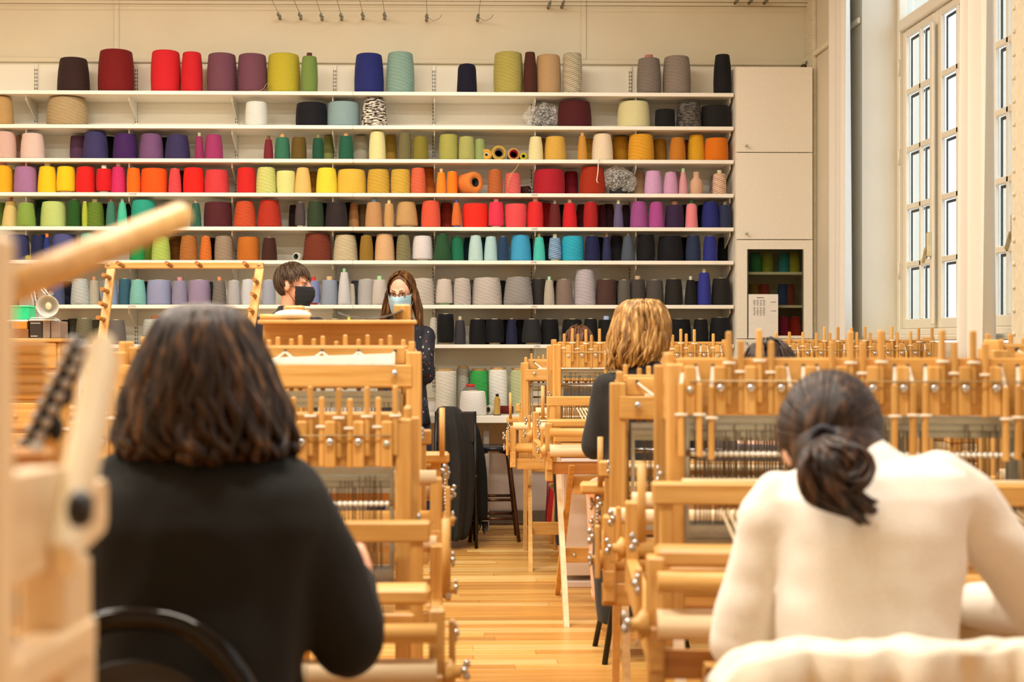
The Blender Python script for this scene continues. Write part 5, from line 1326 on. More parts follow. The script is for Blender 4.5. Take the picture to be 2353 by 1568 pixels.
garment('jumper', mb, M_BLKJ, pa, 0.011, 8, 0.009, (8, 8, 5), 2.0)
mb = MB()
for s in (-1, 1):
    h_ = Vector((hip.x + s * 0.09, hip.y + 0.05, 0.53)); k_ = Vector((hip.x + s * 0.15, hip.y + 0.45, 0.53)); a_ = Vector((hip.x + s * 0.15, hip.y + 0.42, 0.10))
    limb(mb, [h_, k_, a_], [0.095, 0.072, 0.055])
garment('trousers', mb, cloth('dark_denim', '#1c2028', 300), pa, 0.014)
HB = hair_mat('hair_dark_brown', '#120a06', '#2c1b10', '#7a5634', 60)
def HR(Y, rows): return [(PX(c, Y), Y + dy, PZ(v, Y), hw * Y / F_PX, ry) for v, c, hw, ry, dy in rows]
ring_hair(HR(YA + 0.02, [(706, 470, 20, 0.02, 0), (717, 470, 60, 0.07, 0), (745, 470, 92, 0.098, 0), (800, 472, 122, 0.114, 0), (850, 472, 142, 0.116, -0.005), (900, 472, 156, 0.114, -0.01), (950, 475, 167, 0.11, -0.01), (1000, 478, 168, 0.102, -0.015), (1030, 483, 160, 0.095, -0.02), (1052, 488, 138, 0.08, -0.02)]),
          200, 0.0095, 0.22, 3, HB, pa, (-pi * 1.08, pi * 0.08), flick=0.016, loose=0.007, curl=0.010, steps=22)
# her chair
M_CHROME = plain('black_chrome', '#2a2826', 0.12, 0.9)
cc = empty('chair', (P(318, 1500, 1.93).x, 1.93, 0), label='black chair with a glossy curved back rail under the black-clad weaver', cat='chair')
cx = cc.location.x
arch = [Vector((x_ * 0.2, -0.0 + 0.03 * (1 - x_ * x_), 0.0)) for x_ in [i / 10 - 1 for i in range(21)]]
zt = PZ(1428, 1.9)
rail = [Vector((p.x, p.y - 0.03, zt - 0.20 * abs(p.x / 0.2) ** 2.6)) for p in arch]
MB().tube([Vector((-0.205, -0.03, 0.45))] + rail + [Vector((0.205, -0.03, 0.45))], 0.016, 12).build('back_rail', M_CHROME, cc)
def bk(s, t_):
    x_ = (s * 2 - 1); zz = zt - 0.055 - 0.19 * abs(x_) ** 2.4 * (1 - t_) - t_ * 0.26
    return (x_ * 0.18, -0.03 + 0.03 * (1 - x_ * x_) * 0.6, zz)
solidify(MB().grid(bk, 24, 6).build('backrest', plain('black_chair_plastic', '#1c1612', 0.35), cc), 0.012)
MB().box((0, 0.24, 0.45), (0.46, 0.44, 0.04), 0.015).build('seat', plain('black_chair_plastic', '#1c1612', 0.35), cc)
for s in (-1, 1):
    for yy in (-0.02, 0.44): MB().cyl((s * 0.2, yy * 0.8 + 0.04, 0.44), (s * 0.24, yy, 0.0), 0.012, n=10).build('leg', M_CHROME, cc)

# ---- the one in the cream jumper, bent over her loom
YC = 2.4
mb = MB()
HC = head_frame(P(1908, 1032, YC + 0.10), pi - 0.05, 0.62)
head(mb, HC)
limb(mb, [P(1915, 1035, YC + 0.07), P(1975, 1135, YC + 0.0)], [0.050, 0.050])
shL, shR = P(1775, 1175, YC), P(2215, 1150, YC)
elL, wrL = P(1702, 1475, YC + 0.02), P(1830, 1400, YC + 0.30)
elR, wrR = P(2375, 1400, YC + 0.02), P(2200, 1390, YC + 0.30)
tor = [(P(2010, 1062, YC - 0.0), 0.085, 0.05), (P(2015, 1085, YC - 0.01), 0.13, 0.075), (P(2005, 1135, YC - 0.02), 0.155, 0.09), (P(1998, 1210, YC - 0.03), 0.16, 0.10), (P(1995, 1340, YC - 0.04), 0.155, 0.105), (P(1993, 1480, YC - 0.06), 0.148, 0.105), (P(1990, 1620, YC - 0.09), 0.155, 0.11), (P(1990, 1760, YC - 0.10), 0.17, 0.14)]
ring_loft(mb, [(c, rx - 0.035, ry - 0.02) for c, rx, ry in tor])
for a, b_, c in ((shL, elL, wrL), (shR, elR, wrR)): limb(mb, [a, b_, c], [0.036, 0.036, 0.026])
hand(mb, wrL, (0.3, 0.9, 0), (0, 0.05, 1), (0.95, -0.2, 0.1), 0.5); hand(mb, wrR, (-0.3, 0.9, 0), (0, 0.05, 1), (-0.95, -0.2, 0.1), 0.5)
hip = P(1990, 1740, YC - 0.08)
for s in (-1, 1):
    h_ = Vector((hip.x + s * 0.09, hip.y + 0.05, 0.53)); k_ = Vector((hip.x + s * 0.14, hip.y + 0.42, 0.53)); a_ = Vector((hip.x + s * 0.14, hip.y + 0.40, 0.09))
    limb(mb, [h_, k_, a_], [0.082, 0.058, 0.04]); limb(mb, [a_ - Vector((0, 0, 0.045)), a_ + Vector((0, 0.14, -0.05))], [0.04, 0.03])
pc = link('person', remeshed(mb, 0.0085, 4), M_SKIN2)
tag(pc, 'seated person in a cream jumper with a low dark ponytail, bent over the loom', 'person')
mb = MB()
ring_loft(mb, [(P(2012, 1052, YC + 0.0), 0.095, 0.05)] + [(c, rx + (0.016 if i < 2 else -0.004), ry + 0.018) for i, (c, rx, ry) in enumerate(tor[1:])])
limb(mb, [P(1790, 1140, YC), shL + Vector((-0.008, 0, -0.01)), lerp(shL, elL, 0.5) + Vector((-0.004, 0, 0)), elL, wrL], [0.045, 0.053, 0.051, 0.052, 0.040])
limb(mb, [P(2160, 1105, YC), shR + Vector((0.0, 0, 0)), lerp(shR, elR, 0.5) + Vector((0.008, 0, 0.0)), elR, wrR], [0.052, 0.057, 0.053, 0.052, 0.040])
limb(mb, [P(1985, 1072, YC + 0.03), P(2010, 1105, YC - 0.0)], [0.058, 0.066])
M_CREAM = cloth('cream_jumper', '#f8efe2', 420, 0.9, 0.2, 0.2)
garment('jumper', mb, M_CREAM, pc, 0.007, 7, 0.007, (7, 7, 9), 5.0)
mb = MB()
for s in (-1, 1):
    h_ = Vector((hip.x + s * 0.09, hip.y + 0.05, 0.53)); k_ = Vector((hip.x + s * 0.14, hip.y + 0.42, 0.53)); a_ = Vector((hip.x + s * 0.14, hip.y + 0.40, 0.10))
    limb(mb, [h_, k_, a_], [0.095, 0.072, 0.055])
garment('trousers', mb, cloth('dark_denim', '#1c2028', 300), pc, 0.014)
HD = hair_mat('hair_espresso', '#140c08', '#2e1d14', '#6a4c36', 80)
mb = MB(); rr = random.Random(8)
hc = HC @ Vector((0, 0.014, 0.026)); hrx, hry, hrz = 0.0895, 0.112, 0.107
RC = HC.to_3x3(); RCi = RC.transposed()
tie = P(1889, 1008, YC - 0.03)
vol = MB(); vol.ball(hc, (hrx, hry, hrz), 28, 18, RC)
vol.ball(HC @ Vector((0, 0.050, -0.045)), (hrx * 0.92, 0.068, 0.078), 24, 14, RC)
me = remeshed(vol, 0.009, 5)
mb.add([v.co for v in me.vertices], [tuple(p.vertices) for p in me.polygons], True); SCRAP.append(me)
tdir = RCi @ (tie - hc); tdir = Vector((tdir.x / hrx, tdir.y / hry, tdir.z / hrz)).normalized()
tie = hc + RC @ Vector((tdir.x * hrx, tdir.y * hry, tdir.z * hrz)) * 1.03
for k in range(120):
    a = 2 * pi * (k + rr.random()) / 120
    ax = tdir.orthogonal().normalized(); ay = tdir.cross(ax)
    far = (ax * cos(a) + ay * sin(a)) * sin(1.9) + tdir * cos(1.9)
    pts = []
    for j in range(11):
        t_ = j / 10
        d = (far * (1 - t_) + tdir * t_).normalized() if t_ < 0.97 else tdir
        d = far.slerp(tdir, t_) if far.angle(tdir) < 3.1 else d
        pts.append(hc + RC @ Vector((d.x * hrx, d.y * hry, d.z * hrz)) * (1.0 + 0.006 * rr.random()))
    lock_tube(mb, pts, 0.0048)
def tail(base, pts, n, spread, r):
    for k in range(n):
        off = Vector((rr.gauss(0, spread), rr.gauss(0, spread * 0.8), rr.gauss(0, spread)))
        q = [Vector(p) + off * (min(1, i * 0.5)) + Vector((rr.uniform(-.003, .003), 0, rr.uniform(-.003, .003))) for i, p in enumerate(pts)]
        sm = []
        for i in range(len(q) - 1):
            for u_ in (0, 0.34, 0.67): 
                p0, p1, p2, p3 = q[max(i - 1, 0)], q[i], q[i + 1], q[min(i + 2, len(q) - 1)]
                sm.append(0.5 * ((2 * p1) + (p2 - p0) * u_ + (2 * p0 - 5 * p1 + 4 * p2 - p3) * u_ * u_ + (3 * p1 - p0 - 3 * p2 + p3) * u_ ** 3))
        sm.append(q[-1]); lock_tube(mb, sm, r)
def tp(rows): return [tie] + [P(u, v, y_) for u, v, y_ in rows]
tail(tie, tp([(1862, 1040, 2.27), (1852, 1085, 2.245), (1872, 1130, 2.24), (1918, 1155, 2.24), (1978, 1172, 2.25)]), 30, 0.008, 0.0058)
tail(tie, tp([(1930, 1020, 2.28), (1968, 1046, 2.255), (1984, 1080, 2.245), (1962, 1110, 2.235), (1922, 1108, 2.235), (1902, 1078, 2.24)]), 28, 0.0075, 0.0055)
tail(tie, tp([(1888, 1045, 2.265), (1903, 1090, 2.235), (1932, 1130, 2.235), (1966, 1160, 2.24), (1990, 1176, 2.25)]), 30, 0.010, 0.0058)
tail(tie, tp([(1905, 1035, 2.28), (1935, 1060, 2.262), (1945, 1085, 2.26), (1930, 1105, 2.262)]), 26, 0.012, 0.007)
hcob = mb.build('hair', HD, pc, weld=False)
tq = (tie - hc).normalized(); q = Vector((0, 0, 1)).rotation_difference(tq).to_matrix()
MB().tube([tie + q @ Vector((0.017 * cos(a * pi / 8), 0.017 * sin(a * pi / 8), 0.008)) for a in range(17)], 0.006, 8).build('hair_tie', plain('dark_elastic', '#2c2c38', 0.7), pc)
# her chair with the cream jacket
cd = empty('chair', (P(2010, 1540, 2.02).x, 2.04, 0), label='chair of the cream-clad weaver, its back covered by a jacket', cat='chair')
MB().box((0, 0.22, 0.45), (0.44, 0.44, 0.03), 0.012).build('seat', M_BLACK, cd)
for s in (-1, 1):
    MB().cyl((s * 0.19, 0.0, 0.0), (s * 0.19, -0.01, 0.80), 0.012, n=10).build('leg', M_CHROME, cd)
    MB().cyl((s * 0.19, 0.42, 0.0), (s * 0.19, 0.40, 0.44), 0.012, n=10).build('leg', M_CHROME, cd)
MB().box((0, -0.01, 0.70), (0.40, 0.02, 0.18), 0.008).build('backrest', M_BLACK, cd)
mb = MB()
YJ = 2.0
def jk(s, t_):
    u = 1640 + s * 760
    vtop = 1503 + 95 * max(0, (0.16 - s) / 0.16) ** 1.7 + 9 * noise.noise(Vector((s * 5, 0, 2)))
    a = t_ * pi
    z = PZ(vtop, YJ) - 0.02 + 0.028 * sin(a) - (0.42 * max(0, abs(t_ - 0.5) - 0.28) / 0.22)
    f = 0.030 * noise.noise(Vector((s * 7, t_ * 3, 0.5))) + 0.012 * noise.noise(Vector((s * 17, t_ * 6, 1.5)))
    return Vector((PX(u, YJ), YJ - 0.055 * cos(a) + f, z + 0.010 * noise.noise(Vector((s * 9, t_ * 5, 4)))))
jo = MB().grid(jk, 70, 30).build('jacket', cloth('cream_jacket', '#efe4cf', 300, 0.9, 0.25, 0.3)); solidify(jo, 0.012)
tag(jo, 'cream jacket hung over the chair back behind the cream-clad weaver', 'jacket')

# ---- the blonde in the long dark coat
YB_ = 5.9
mb = MB()
HBf = head_frame(P(1474, 770, YB_ + 0.02), pi - 0.35, 0.15)
head(mb, HBf)
limb(mb, [P(1478, 790, YB_), P(1478, 860, YB_ - 0.01)], [0.05, 0.058])
tor = [(P(1478, 845, YB_ - 0.01), 0.07, 0.06), (P(1474, 870, YB_ - 0.01), 0.15, 0.085), (P(1470, 920, YB_), 0.165, 0.10), (P(1472, 1010, YB_), 0.14, 0.10), (P(1472, 1100, YB_ - 0.02), 0.17, 0.13)]
ring_loft(mb, tor)
shL, shR, elL, wrL = P(1396, 890, YB_), P(1556, 890, YB_), P(1368, 1022, YB_ + 0.02), P(1402, 1000, YB_ + 0.27)
elR, wrR = P(1590, 1022, YB_ + 0.02), P(1545, 1000, YB_ + 0.27)
for a, b_, c in ((shL, elL, wrL), (shR, elR, wrR)): limb(mb, [a, b_, c], [0.05, 0.042, 0.028])
hand(mb, wrL, (0.3, 0.9, 0), (0, 0, 1), (0.95, -0.2, 0), 0.5); hand(mb, wrR, (-0.3, 0.9, 0), (0, 0, 1), (-0.95, -0.2, 0), 0.5)
hz = 0.68
hip = Vector((PX(1472, YB_), YB_, hz))
for s in (-1, 1):
    k_ = hip + Vector((s * 0.13, 0.38, -0.04)); a_ = Vector((k_.x, k_.y - 0.05, 0.23))
    limb(mb, [hip + Vector((s * 0.09, 0.03, 0)), k_, a_], [0.085, 0.06, 0.042]); limb(mb, [a_ + Vector((0, 0, -0.04)), a_ + Vector((0, 0.13, -0.05))], [0.04, 0.03])
pb = link('person', remeshed(mb, 0.009, 4), M_SKIN2)
tag(pb, 'person with tousled blonde hair and a long charcoal coat, seen from behind', 'person')
mb = MB()
ring_loft(mb, [(P(1480, 834, YB_ - 0.005), 0.062, 0.062), (P(1478, 850, YB_ - 0.01), 0.095, 0.075), (P(1474, 872, YB_), 0.165, 0.10), (P(1472, 920, YB_), 0.175, 0.12), (P(1474, 1010, YB_), 0.155, 0.12), (P(1474, 1060, YB_ - 0.01), 0.16, 0.13), (P(1470, 1150, YB_ - 0.02), 0.185, 0.15), (P(1470, 1300, YB_ - 0.02), 0.19, 0.15), (P(1472, 1400, YB_ - 0.02), 0.185, 0.15), (P(1462, 1428, YB_ - 0.02), 0.165, 0.14)])
for a, b_, c in ((shL, elL, wrL), (shR, elR, wrR)): limb(mb, [a, lerp(a, b_, 0.5), b_, c], [0.066, 0.064, 0.062, 0.046])
ring_loft(mb, [(P(1480, 828, YB_ - 0.01), 0.066, 0.062), (P(1480, 842, YB_ - 0.015), 0.082, 0.072), (P(1479, 856, YB_ - 0.015), 0.10, 0.082)])
garment('coat', mb, cloth('charcoal_wool', '#22211f', 240, 0.9, 0.1, 0.5), pb, 0.011, 6, 0.009, (10, 10, 4), 7.0)
HBL = hair_mat('hair_blonde', '#5a3a18', '#a4783c', '#e2bc7a', 60)
ring_hair(HR(YB_ + 0.02, [(690, 1474, 12, 0.02, 0), (694, 1474, 34, 0.06, 0), (712, 1473, 50, 0.088, 0), (740, 1473, 58, 0.105, 0), (770, 1470, 62, 0.110, 0), (800, 1464, 60, 0.106, -0.005), (825, 1452, 48, 0.092, -0.01), (850, 1440, 34, 0.07, -0.02)]),
          110, 0.0105, 0.22, 12, HBL, pb, (-pi * 1.15, pi * 0.1), flick=0.014, loose=0.009, curl=0.007, steps=20)
sb = empty('high_stool', (hip.x, YB_ - 0.02, 0), label='black stool under the person in the long charcoal coat', cat='stool')
MB().lathe([(0.15, hz - 0.14), (0.16, hz - 0.13), (0.15, hz - 0.10), (0.0, hz - 0.10)], 20).build('seat', M_BLACK, sb)
for k in range(4):
    a = pi / 4 + k * pi / 2
    MB().cyl((0.11 * cos(a), 0.11 * sin(a), hz - 0.13), (0.245 * cos(a), 0.245 * sin(a) , 0.0), 0.012, n=10).build('leg', M_BLKMET, sb)
    b_ = a + pi / 2; r = 0.205
    MB().cyl((r * cos(a), r * sin(a), 0.16), (r * cos(b_), r * sin(b_), 0.16), 0.009, n=8).build('rung', M_BLKMET, sb)

# ---- the short-haired person in the black mask, in profile
YM = 9.0
mb = MB()
HM = head_frame(P(676, 655, YM), radians(72), 0.05)
head(mb, HM, 1.04)
limb(mb, [P(668, 670, YM + 0.005), P(664, 722, YM + 0.01)], [0.052, 0.060])
tor = [(P(664, 715, YM + 0.01), 0.075, 0.065), (P(664, 735, YM + 0.01), 0.15, 0.09), (P(664, 775, YM + 0.01), 0.175, 0.11), (P(664, 850, YM), 0.15, 0.11), (P(664, 930, YM), 0.14, 0.11), (P(664, 985, YM), 0.165, 0.125)]
ring_loft(mb, tor)
for s in (-1, 1):
    x_ = PX(664, YM)
    sh = Vector((x_ + s * 0.175, YM, PZ(752, YM))); el = Vector((x_ + s * 0.21, YM - 0.03, PZ(850, YM))); wr = Vector((x_ + s * 0.14, YM - 0.25, PZ(865, YM)))
    limb(mb, [sh, el, wr], [0.05, 0.042, 0.028]); hand(mb, wr, (-s * 0.3, -0.9, 0), (0, 0, 1), (-s, 0, 0), 0.5)
    limb(mb, [Vector((x_ + s * 0.09, YM, 0.80)), Vector((x_ + s * 0.10, YM - 0.01, 0.45)), Vector((x_ + s * 0.10, YM + 0.01, 0.07))], [0.085, 0.06, 0.042]); limb(mb, [Vector((x_ + s * 0.10, YM + 0.01, 0.04)), Vector((x_ + s * 0.12, YM - 0.13, 0.035))], [0.04, 0.033])
pm = link('person', remeshed(mb, 0.0065, 3), M_SKIN)
tag(pm, 'standing person with short brown hair and a black face mask, in profile', 'person')
mb = MB()
ring_loft(mb, [(P(664, 703, YM + 0.012), 0.064, 0.066), (P(664, 718, YM + 0.01), 0.088, 0.08)] + [(c, rx + 0.02, ry + 0.02) for c, rx, ry in tor[1:]])
for s in (-1, 1):
    x_ = PX(664, YM); sh = Vector((x_ + s * 0.175, YM, PZ(752, YM))); el = Vector((x_ + s * 0.21, YM - 0.03, PZ(850, YM))); wr = Vector((x_ + s * 0.14, YM - 0.25, PZ(865, YM)))
    limb(mb, [sh, el, wr], [0.068, 0.058, 0.042])
garment('jacket', mb, cloth('navy_black_cotton', '#1b1c26', 300), pm, 0.010, 6, 0.006)
mb = MB(); x_ = PX(664, YM)
ring_loft(mb, [((x_, YM, 0.95), 0.175, 0.135), ((x_, YM, 0.78), 0.185, 0.14)])
for s in (-1, 1): limb(mb, [Vector((x_ + s * 0.09, YM, 0.80)), Vector((x_ + s * 0.10, YM - 0.01, 0.45)), Vector((x_ + s * 0.10, YM + 0.01, 0.09))], [0.098, 0.075, 0.06])
garment('trousers', mb, cloth('dark_denim', '#1c2028', 300), pm, 0.013)
HS = hair_mat('hair_short_brown', '#2a1d14', '#4a3726', '#6e5238', 70)
face_parts(pm, HM, HS, 1.04)
def on_head(T, s, c): return T @ (Vector(c) * s)
def cap_hair(T, s, cover, n, length, r, seed, mat, parent, grow=0.012):
    """short hair combed over the skull: cover(theta, phi) says whether hair grows there"""
    rr = random.Random(seed); mb = MB()
    c0 = Vector((0, 0.016, 0.028)); R = Vector((0.078 + grow, 0.100 + grow, 0.097 + grow))
    vol = MB()
    nu, nv = 40, 24; vs, ok = [], []
    for j in range(nv + 1):
        for i in range(nu):
            th, ph = 2 * pi * i / nu, pi * j / nv
            d = Vector((sin(ph) * cos(th), sin(ph) * sin(th), cos(ph)))
            ok.append(cover(d)); vs.append(on_head(T, s, c0 + Vector((d.x * R.x, d.y * R.y, d.z * R.z)) * (0.97 if ok[-1] else 0.90)))
    fs = [(j * nu + i, (j + 1) * nu + i, (j + 1) * nu + (i + 1) % nu, j * nu + (i + 1) % nu) for j in range(nv) for i in range(nu) if any(ok[k] for k in (j * nu + i, (j + 1) * nu + i, (j + 1) * nu + (i + 1) % nu, j * nu + (i + 1) % nu))]
    mb.add(vs, fs, True)
    k = 0; tries = 0
    while k < n and tries < n * 20:
        tries += 1
        d = Vector((rr.gauss(0, 1), rr.gauss(0, 1), rr.gauss(0, 1))).normalized()
        if not cover(d): continue
        k += 1
        crown = Vector((0.1, 0.35, 0.93)).normalized()
        ax = crown.cross(d)
        if ax.length < 0.05: ax = Vector((1, 0, 0))
        ax.normalize(); pts = []
        for j in range(7):
            dd = Quaternion(ax, length * j / 6) @ d
            pts.append(on_head(T, s, c0 + Vector((dd.x * R.x, dd.y * R.y, dd.z * R.z)) * (1.0 + 0.02 * rr.random() + (0.02 if j == 6 else 0))))
        lock_tube(mb, pts, r)
    return mb.build('hair', mat, parent, weld=False)
def short_cover(d):
    if d.y < -0.30: return d.z > 0.30 + 0.35 * max(0, -d.y - 0.55)
    if d.y < 0.10: return d.z > (0.22 if d.y > -0.12 else 0.02)
    if d.y < 0.32: return d.z > 0.10 - 1.6 * (d.y - 0.10)
    return d.z > -0.60
cap_hair(HM, 1.04, short_cover, 520, 0.5, 0.0034, 4, HS, pm, 0.014)
def mask_shell(T, s, mat, parent, name='face_mask'):
    def fn(a, b):
        th = (a - 0.5) * 2.6; z = -0.008 - 0.116 * b
        ridge = math.exp(-(th / 0.50) ** 2)
        w = 0.079 * (1 - 0.20 * b * b)
        x = w * sin(th)
        y = -0.016 - (0.094 - 0.012 * b * b) * cos(th) - 0.030 * ridge * (sin(pi * min(1.0, 0.12 + b * 0.95)) ** 0.7 if b < 0.93 else 0.35)
        return on_head(T, s, (x, y + 0.0016 * sin(b * 24), z))
    o = MB().grid(fn, 24, 12).build(name, mat, parent); solidify(o, 0.002, 1)
    for k in (-1, 1):
        for z0 in (-0.012, -0.1):
            MB().tube([on_head(T, s, (k * 0.064, -0.036, z0)), on_head(T, s, (k * 0.078, -0.008, (z0 - 0.01) * 0.55)), on_head(T, s, (k * 0.084, 0.02, -0.005 if z0 > -0.05 else -0.03))], 0.0018, 5).build('ear_loop', mat, o)
    return o
mask_shell(HM, 1.04, cloth('black_mask_cloth', '#191a1c', 300), pm)
MB().tube([on_head(HM, 1.04, (0.084, 0.006, -0.05 - 0.004 * k)) + Vector((0.003 * sin(k), 0, 0)) for k in range(8)], 0.002, 6).build('earring', M_DULL, pm)

# ---- the woman with glasses and long hair
YG = 9.2
mb = MB()
HG = head_frame(P(922, 672, YG), radians(-14), 0.22)
head(mb, HG)
limb(mb, [P(922, 690, YG + 0.02), P(922, 745, YG + 0.03)], [0.048, 0.056])
xg = PX(922, YG)
tor = [(P(922, 738, YG + 0.03), 0.07, 0.06), (P(922, 757, YG + 0.03), 0.14, 0.085), (P(922, 800, YG + 0.03), 0.155, 0.10), (P(924, 870, YG + 0.02), 0.135, 0.10), (P(926, 930, YG + 0.02), 0.14, 0.11), (P(926, 975, YG + 0.02), 0.165, 0.12)]
ring_loft(mb, tor)
arms = []
for s in (-1, 1):
    sh = Vector((xg + s * 0.155, YG + 0.03, PZ(772, YG))); el = P(979 if s > 0 else 862, 862, YG - 0.03); wr = P(948 if s > 0 else 895, 808, YG - 0.20)
    arms.append((sh, el, wr)); limb(mb, [sh, el, wr], [0.048, 0.04, 0.027])
    hand(mb, wr, (-s * 0.55, -0.5, 0.35), (0.1 * s, -0.5, 0.8), (-s * 0.5, 0.2, 0.7), 0.7)
    limb(mb, [Vector((xg + s * 0.09, YG + 0.02, 0.82)), Vector((xg + s * 0.15, YG, 0.45)), Vector((xg + s * 0.17, YG + 0.03, 0.07))], [0.085, 0.058, 0.042]); limb(mb, [Vector((xg + s * 0.17, YG + 0.03, 0.045)), Vector((xg + s * 0.19, YG - 0.12, 0.035))], [0.036, 0.03])
pg = link('person', remeshed(mb, 0.0065, 3), M_SKIN2)
tag(pg, 'standing person with long brown hair, glasses and a pale blue mask', 'person')
mb = MB()
ring_loft(mb, [(P(922, 728, YG + 0.03), 0.07, 0.068), (P(922, 742, YG + 0.03), 0.10, 0.078)] + [(c, rx + 0.02, ry + 0.02) for c, rx, ry in tor[1:]])
for sh, el, wr in arms: limb(mb, [sh, lerp(sh, el, 0.5), el, lerp(el, wr, 0.9)], [0.066, 0.062, 0.058, 0.040])
def speckled(name, base, a, b_):
    m, nt, bs = nodes_of(name)
    tc = ND(nt, 'ShaderNodeTexCoord'); vo = ND(nt, 'ShaderNodeTexVoronoi'); vo.inputs['Scale'].default_value = 38
    nt.links.new(tc.outputs['Object'], vo.inputs['Vector'])
    r = ND(nt, 'ShaderNodeValToRGB'); r.color_ramp.interpolation = 'CONSTANT'
    e = r.color_ramp.elements; e[0].color = rgb(base); e[0].position = 0; e[1].color = rgb(base); e[1].position = 0.3
    sp = ND(nt, 'ShaderNodeMath', operation='LESS_THAN'); sp.inputs[1].default_value = 0.26
    nt.links.new(vo.outputs['Distance'], sp.inputs[0])
    sep = ND(nt, 'ShaderNodeSeparateColor'); nt.links.new(vo.outputs['Color'], sep.inputs[0])
    g = ND(nt, 'ShaderNodeMath', operation='GREATER_THAN'); g.inputs[1].default_value = 0.5; nt.links.new(sep.outputs[0], g.inputs[0])
    on = ND(nt, 'ShaderNodeMath', operation='GREATER_THAN'); on.inputs[1].default_value = 0.45; nt.links.new(sep.outputs[1], on.inputs[0])
    mm = ND(nt, 'ShaderNodeMath', operation='MULTIPLY'); nt.links.new(sp.outputs[0], mm.inputs[0]); nt.links.new(on.outputs[0], mm.inputs[1])
    m1 = ND(nt, 'ShaderNodeMix', data_type='RGBA'); m1.inputs[6].default_value = rgb(a); m1.inputs[7].default_value = rgb(b_); nt.links.new(g.outputs[0], m1.inputs['Factor'])
    m2 = ND(nt, 'ShaderNodeMix', data_type='RGBA'); m2.inputs[6].default_value = rgb(base); nt.links.new(m1.outputs[2], m2.inputs[7]); nt.links.new(mm.outputs[0], m2.inputs['Factor'])
    nt.links.new(m2.outputs[2], bs.inputs['Base Color']); bs.inputs['Roughness'].default_value = 0.7
    return m
garment('blouse', mb, speckled('speckled_navy', '#1c1d27', '#a9a6a2', '#8a4a22'), pg, 0.010, 6, 0.008, (12, 12, 8), 4.0)
mb = MB()
ring_loft(mb, [((xg, YG + 0.02, 0.93), 0.175, 0.13), ((xg, YG + 0.02, 0.78), 0.18, 0.135)])
for s in (-1, 1): limb(mb, [Vector((xg + s * 0.09, YG + 0.02, 0.82)), Vector((xg + s * 0.15, YG, 0.45)), Vector((xg + s * 0.17, YG + 0.03, 0.09))], [0.096, 0.072, 0.058])
garment('jeans', mb, cloth('navy_denim', '#1e2740', 300), pg, 0.013, 6, 0.006, (10, 10, 14), 3.0)
for s in (-1, 1):
    m = MB(); limb(m, [Vector((xg + s * 0.17, YG + 0.04, 0.05)), Vector((xg + s * 0.192, YG - 0.13, 0.042))], [0.044, 0.036])
    garment('shoe', m, M_BLACK, pg, 0.008, 3, 0.0)
HL = hair_mat('hair_long_brown', '#2e1a0c', '#654020', '#a87a44', 60)
face_parts(pg, HG, HL)
def long_hair(T, parent, mat):
    rr = random.Random(21); mb = MB()
    c0 = Vector((0, 0.016, 0.028)); R = Vector((0.090, 0.110, 0.108))
    vol = MB(); Rm = T.to_3x3()
    vol.ball(on_head(T, 1, (0, 0.032, 0.036)), (0.0885, 0.104, 0.098), 20, 14, Rm)
    for s in (-1, 1): limb(vol, [on_head(T, 1, (s * 0.072, 0.03, 0.0)), T.translation + Vector((s * 0.098 + .01, 0.05, -0.11)), T.translation + Vector((s * 0.12 + (0.01 if s > 0 else -0.02), 0.045, -0.235))], [0.034, 0.036, 0.018])
    limb(vol, [on_head(T, 1, (0, 0.09, 0.0)), T.translation + Vector((0, 0.12, -0.12)), T.translation + Vector((0, 0.11, -0.23))], [0.06, 0.07, 0.05])
    me = remeshed(vol, 0.008, 4); mb.add([v.co for v in me.vertices], [tuple(p.vertices) for p in me.polygons], True); SCRAP.append(me)
    for k in range(300):
        s = -1 if k % 2 else 1
        a = rr.uniform(0.12, 1.0)                      # from the face edge to the nape
        d0 = Vector((s * 0.07, -0.50 + 0.85 * a, 0.86)); d1 = Vector((s * (0.97 - 0.3 * a * a), -0.50 + 1.2 * a, -0.08))
        pts = []
        for j in range(7):
            d = d0.lerp(d1, j / 6).normalized(); pts.append(on_head(T, 1, c0 + Vector((d.x * R.x, d.y * R.y, d.z * R.z)) * 1.01))
        p = pts[-1]; n_ = 8; ln = rr.uniform(0.17, 0.25); ph = rr.random() * 6
        for j in range(1, n_ + 1):
            t_ = j / n_
            pts.append(p + Vector((s * (0.018 + 0.03 * (1 - a)) * t_ + 0.008 * sin(ph + t_ * 7), 0.012 * t_ + 0.006 * cos(ph + t_ * 6), -ln * t_)))
        lock_tube(mb, pts, 0.0045)
    return mb.build('hair', mat, parent, weld=False)
long_hair(HG, pg, HL)
mask_shell(HG, 1.0, cloth('pale_blue_mask', '#a9cfdf', 300), pg)
gl = MB()
for s in (-1, 1):
    gl.tube([on_head(HG, 1, (s * 0.032 + 0.021 * cos(a * pi / 10), -0.103 + 0.004 * abs(cos(a * pi / 10)), -0.002 + 0.014 * sin(a * pi / 10))) for a in range(21)], 0.0022, 6)
    gl.tube([on_head(HG, 1, (s * 0.057, -0.100, 0.004)), on_head(HG, 1, (s * 0.078, -0.05, 0.004)), on_head(HG, 1, (s * 0.083, 0.01, 0.0))], 0.0016, 5)
gl.tube([on_head(HG, 1, (-0.010, -0.106, 0.002)), on_head(HG, 1, (0, -0.110, 0.005)), on_head(HG, 1, (0.010, -0.106, 0.002))], 0.0016, 5)
gl.build('glasses', plain('dark_wire_frame', '#3a2a24', 0.3, 0.5), pg, weld=False)

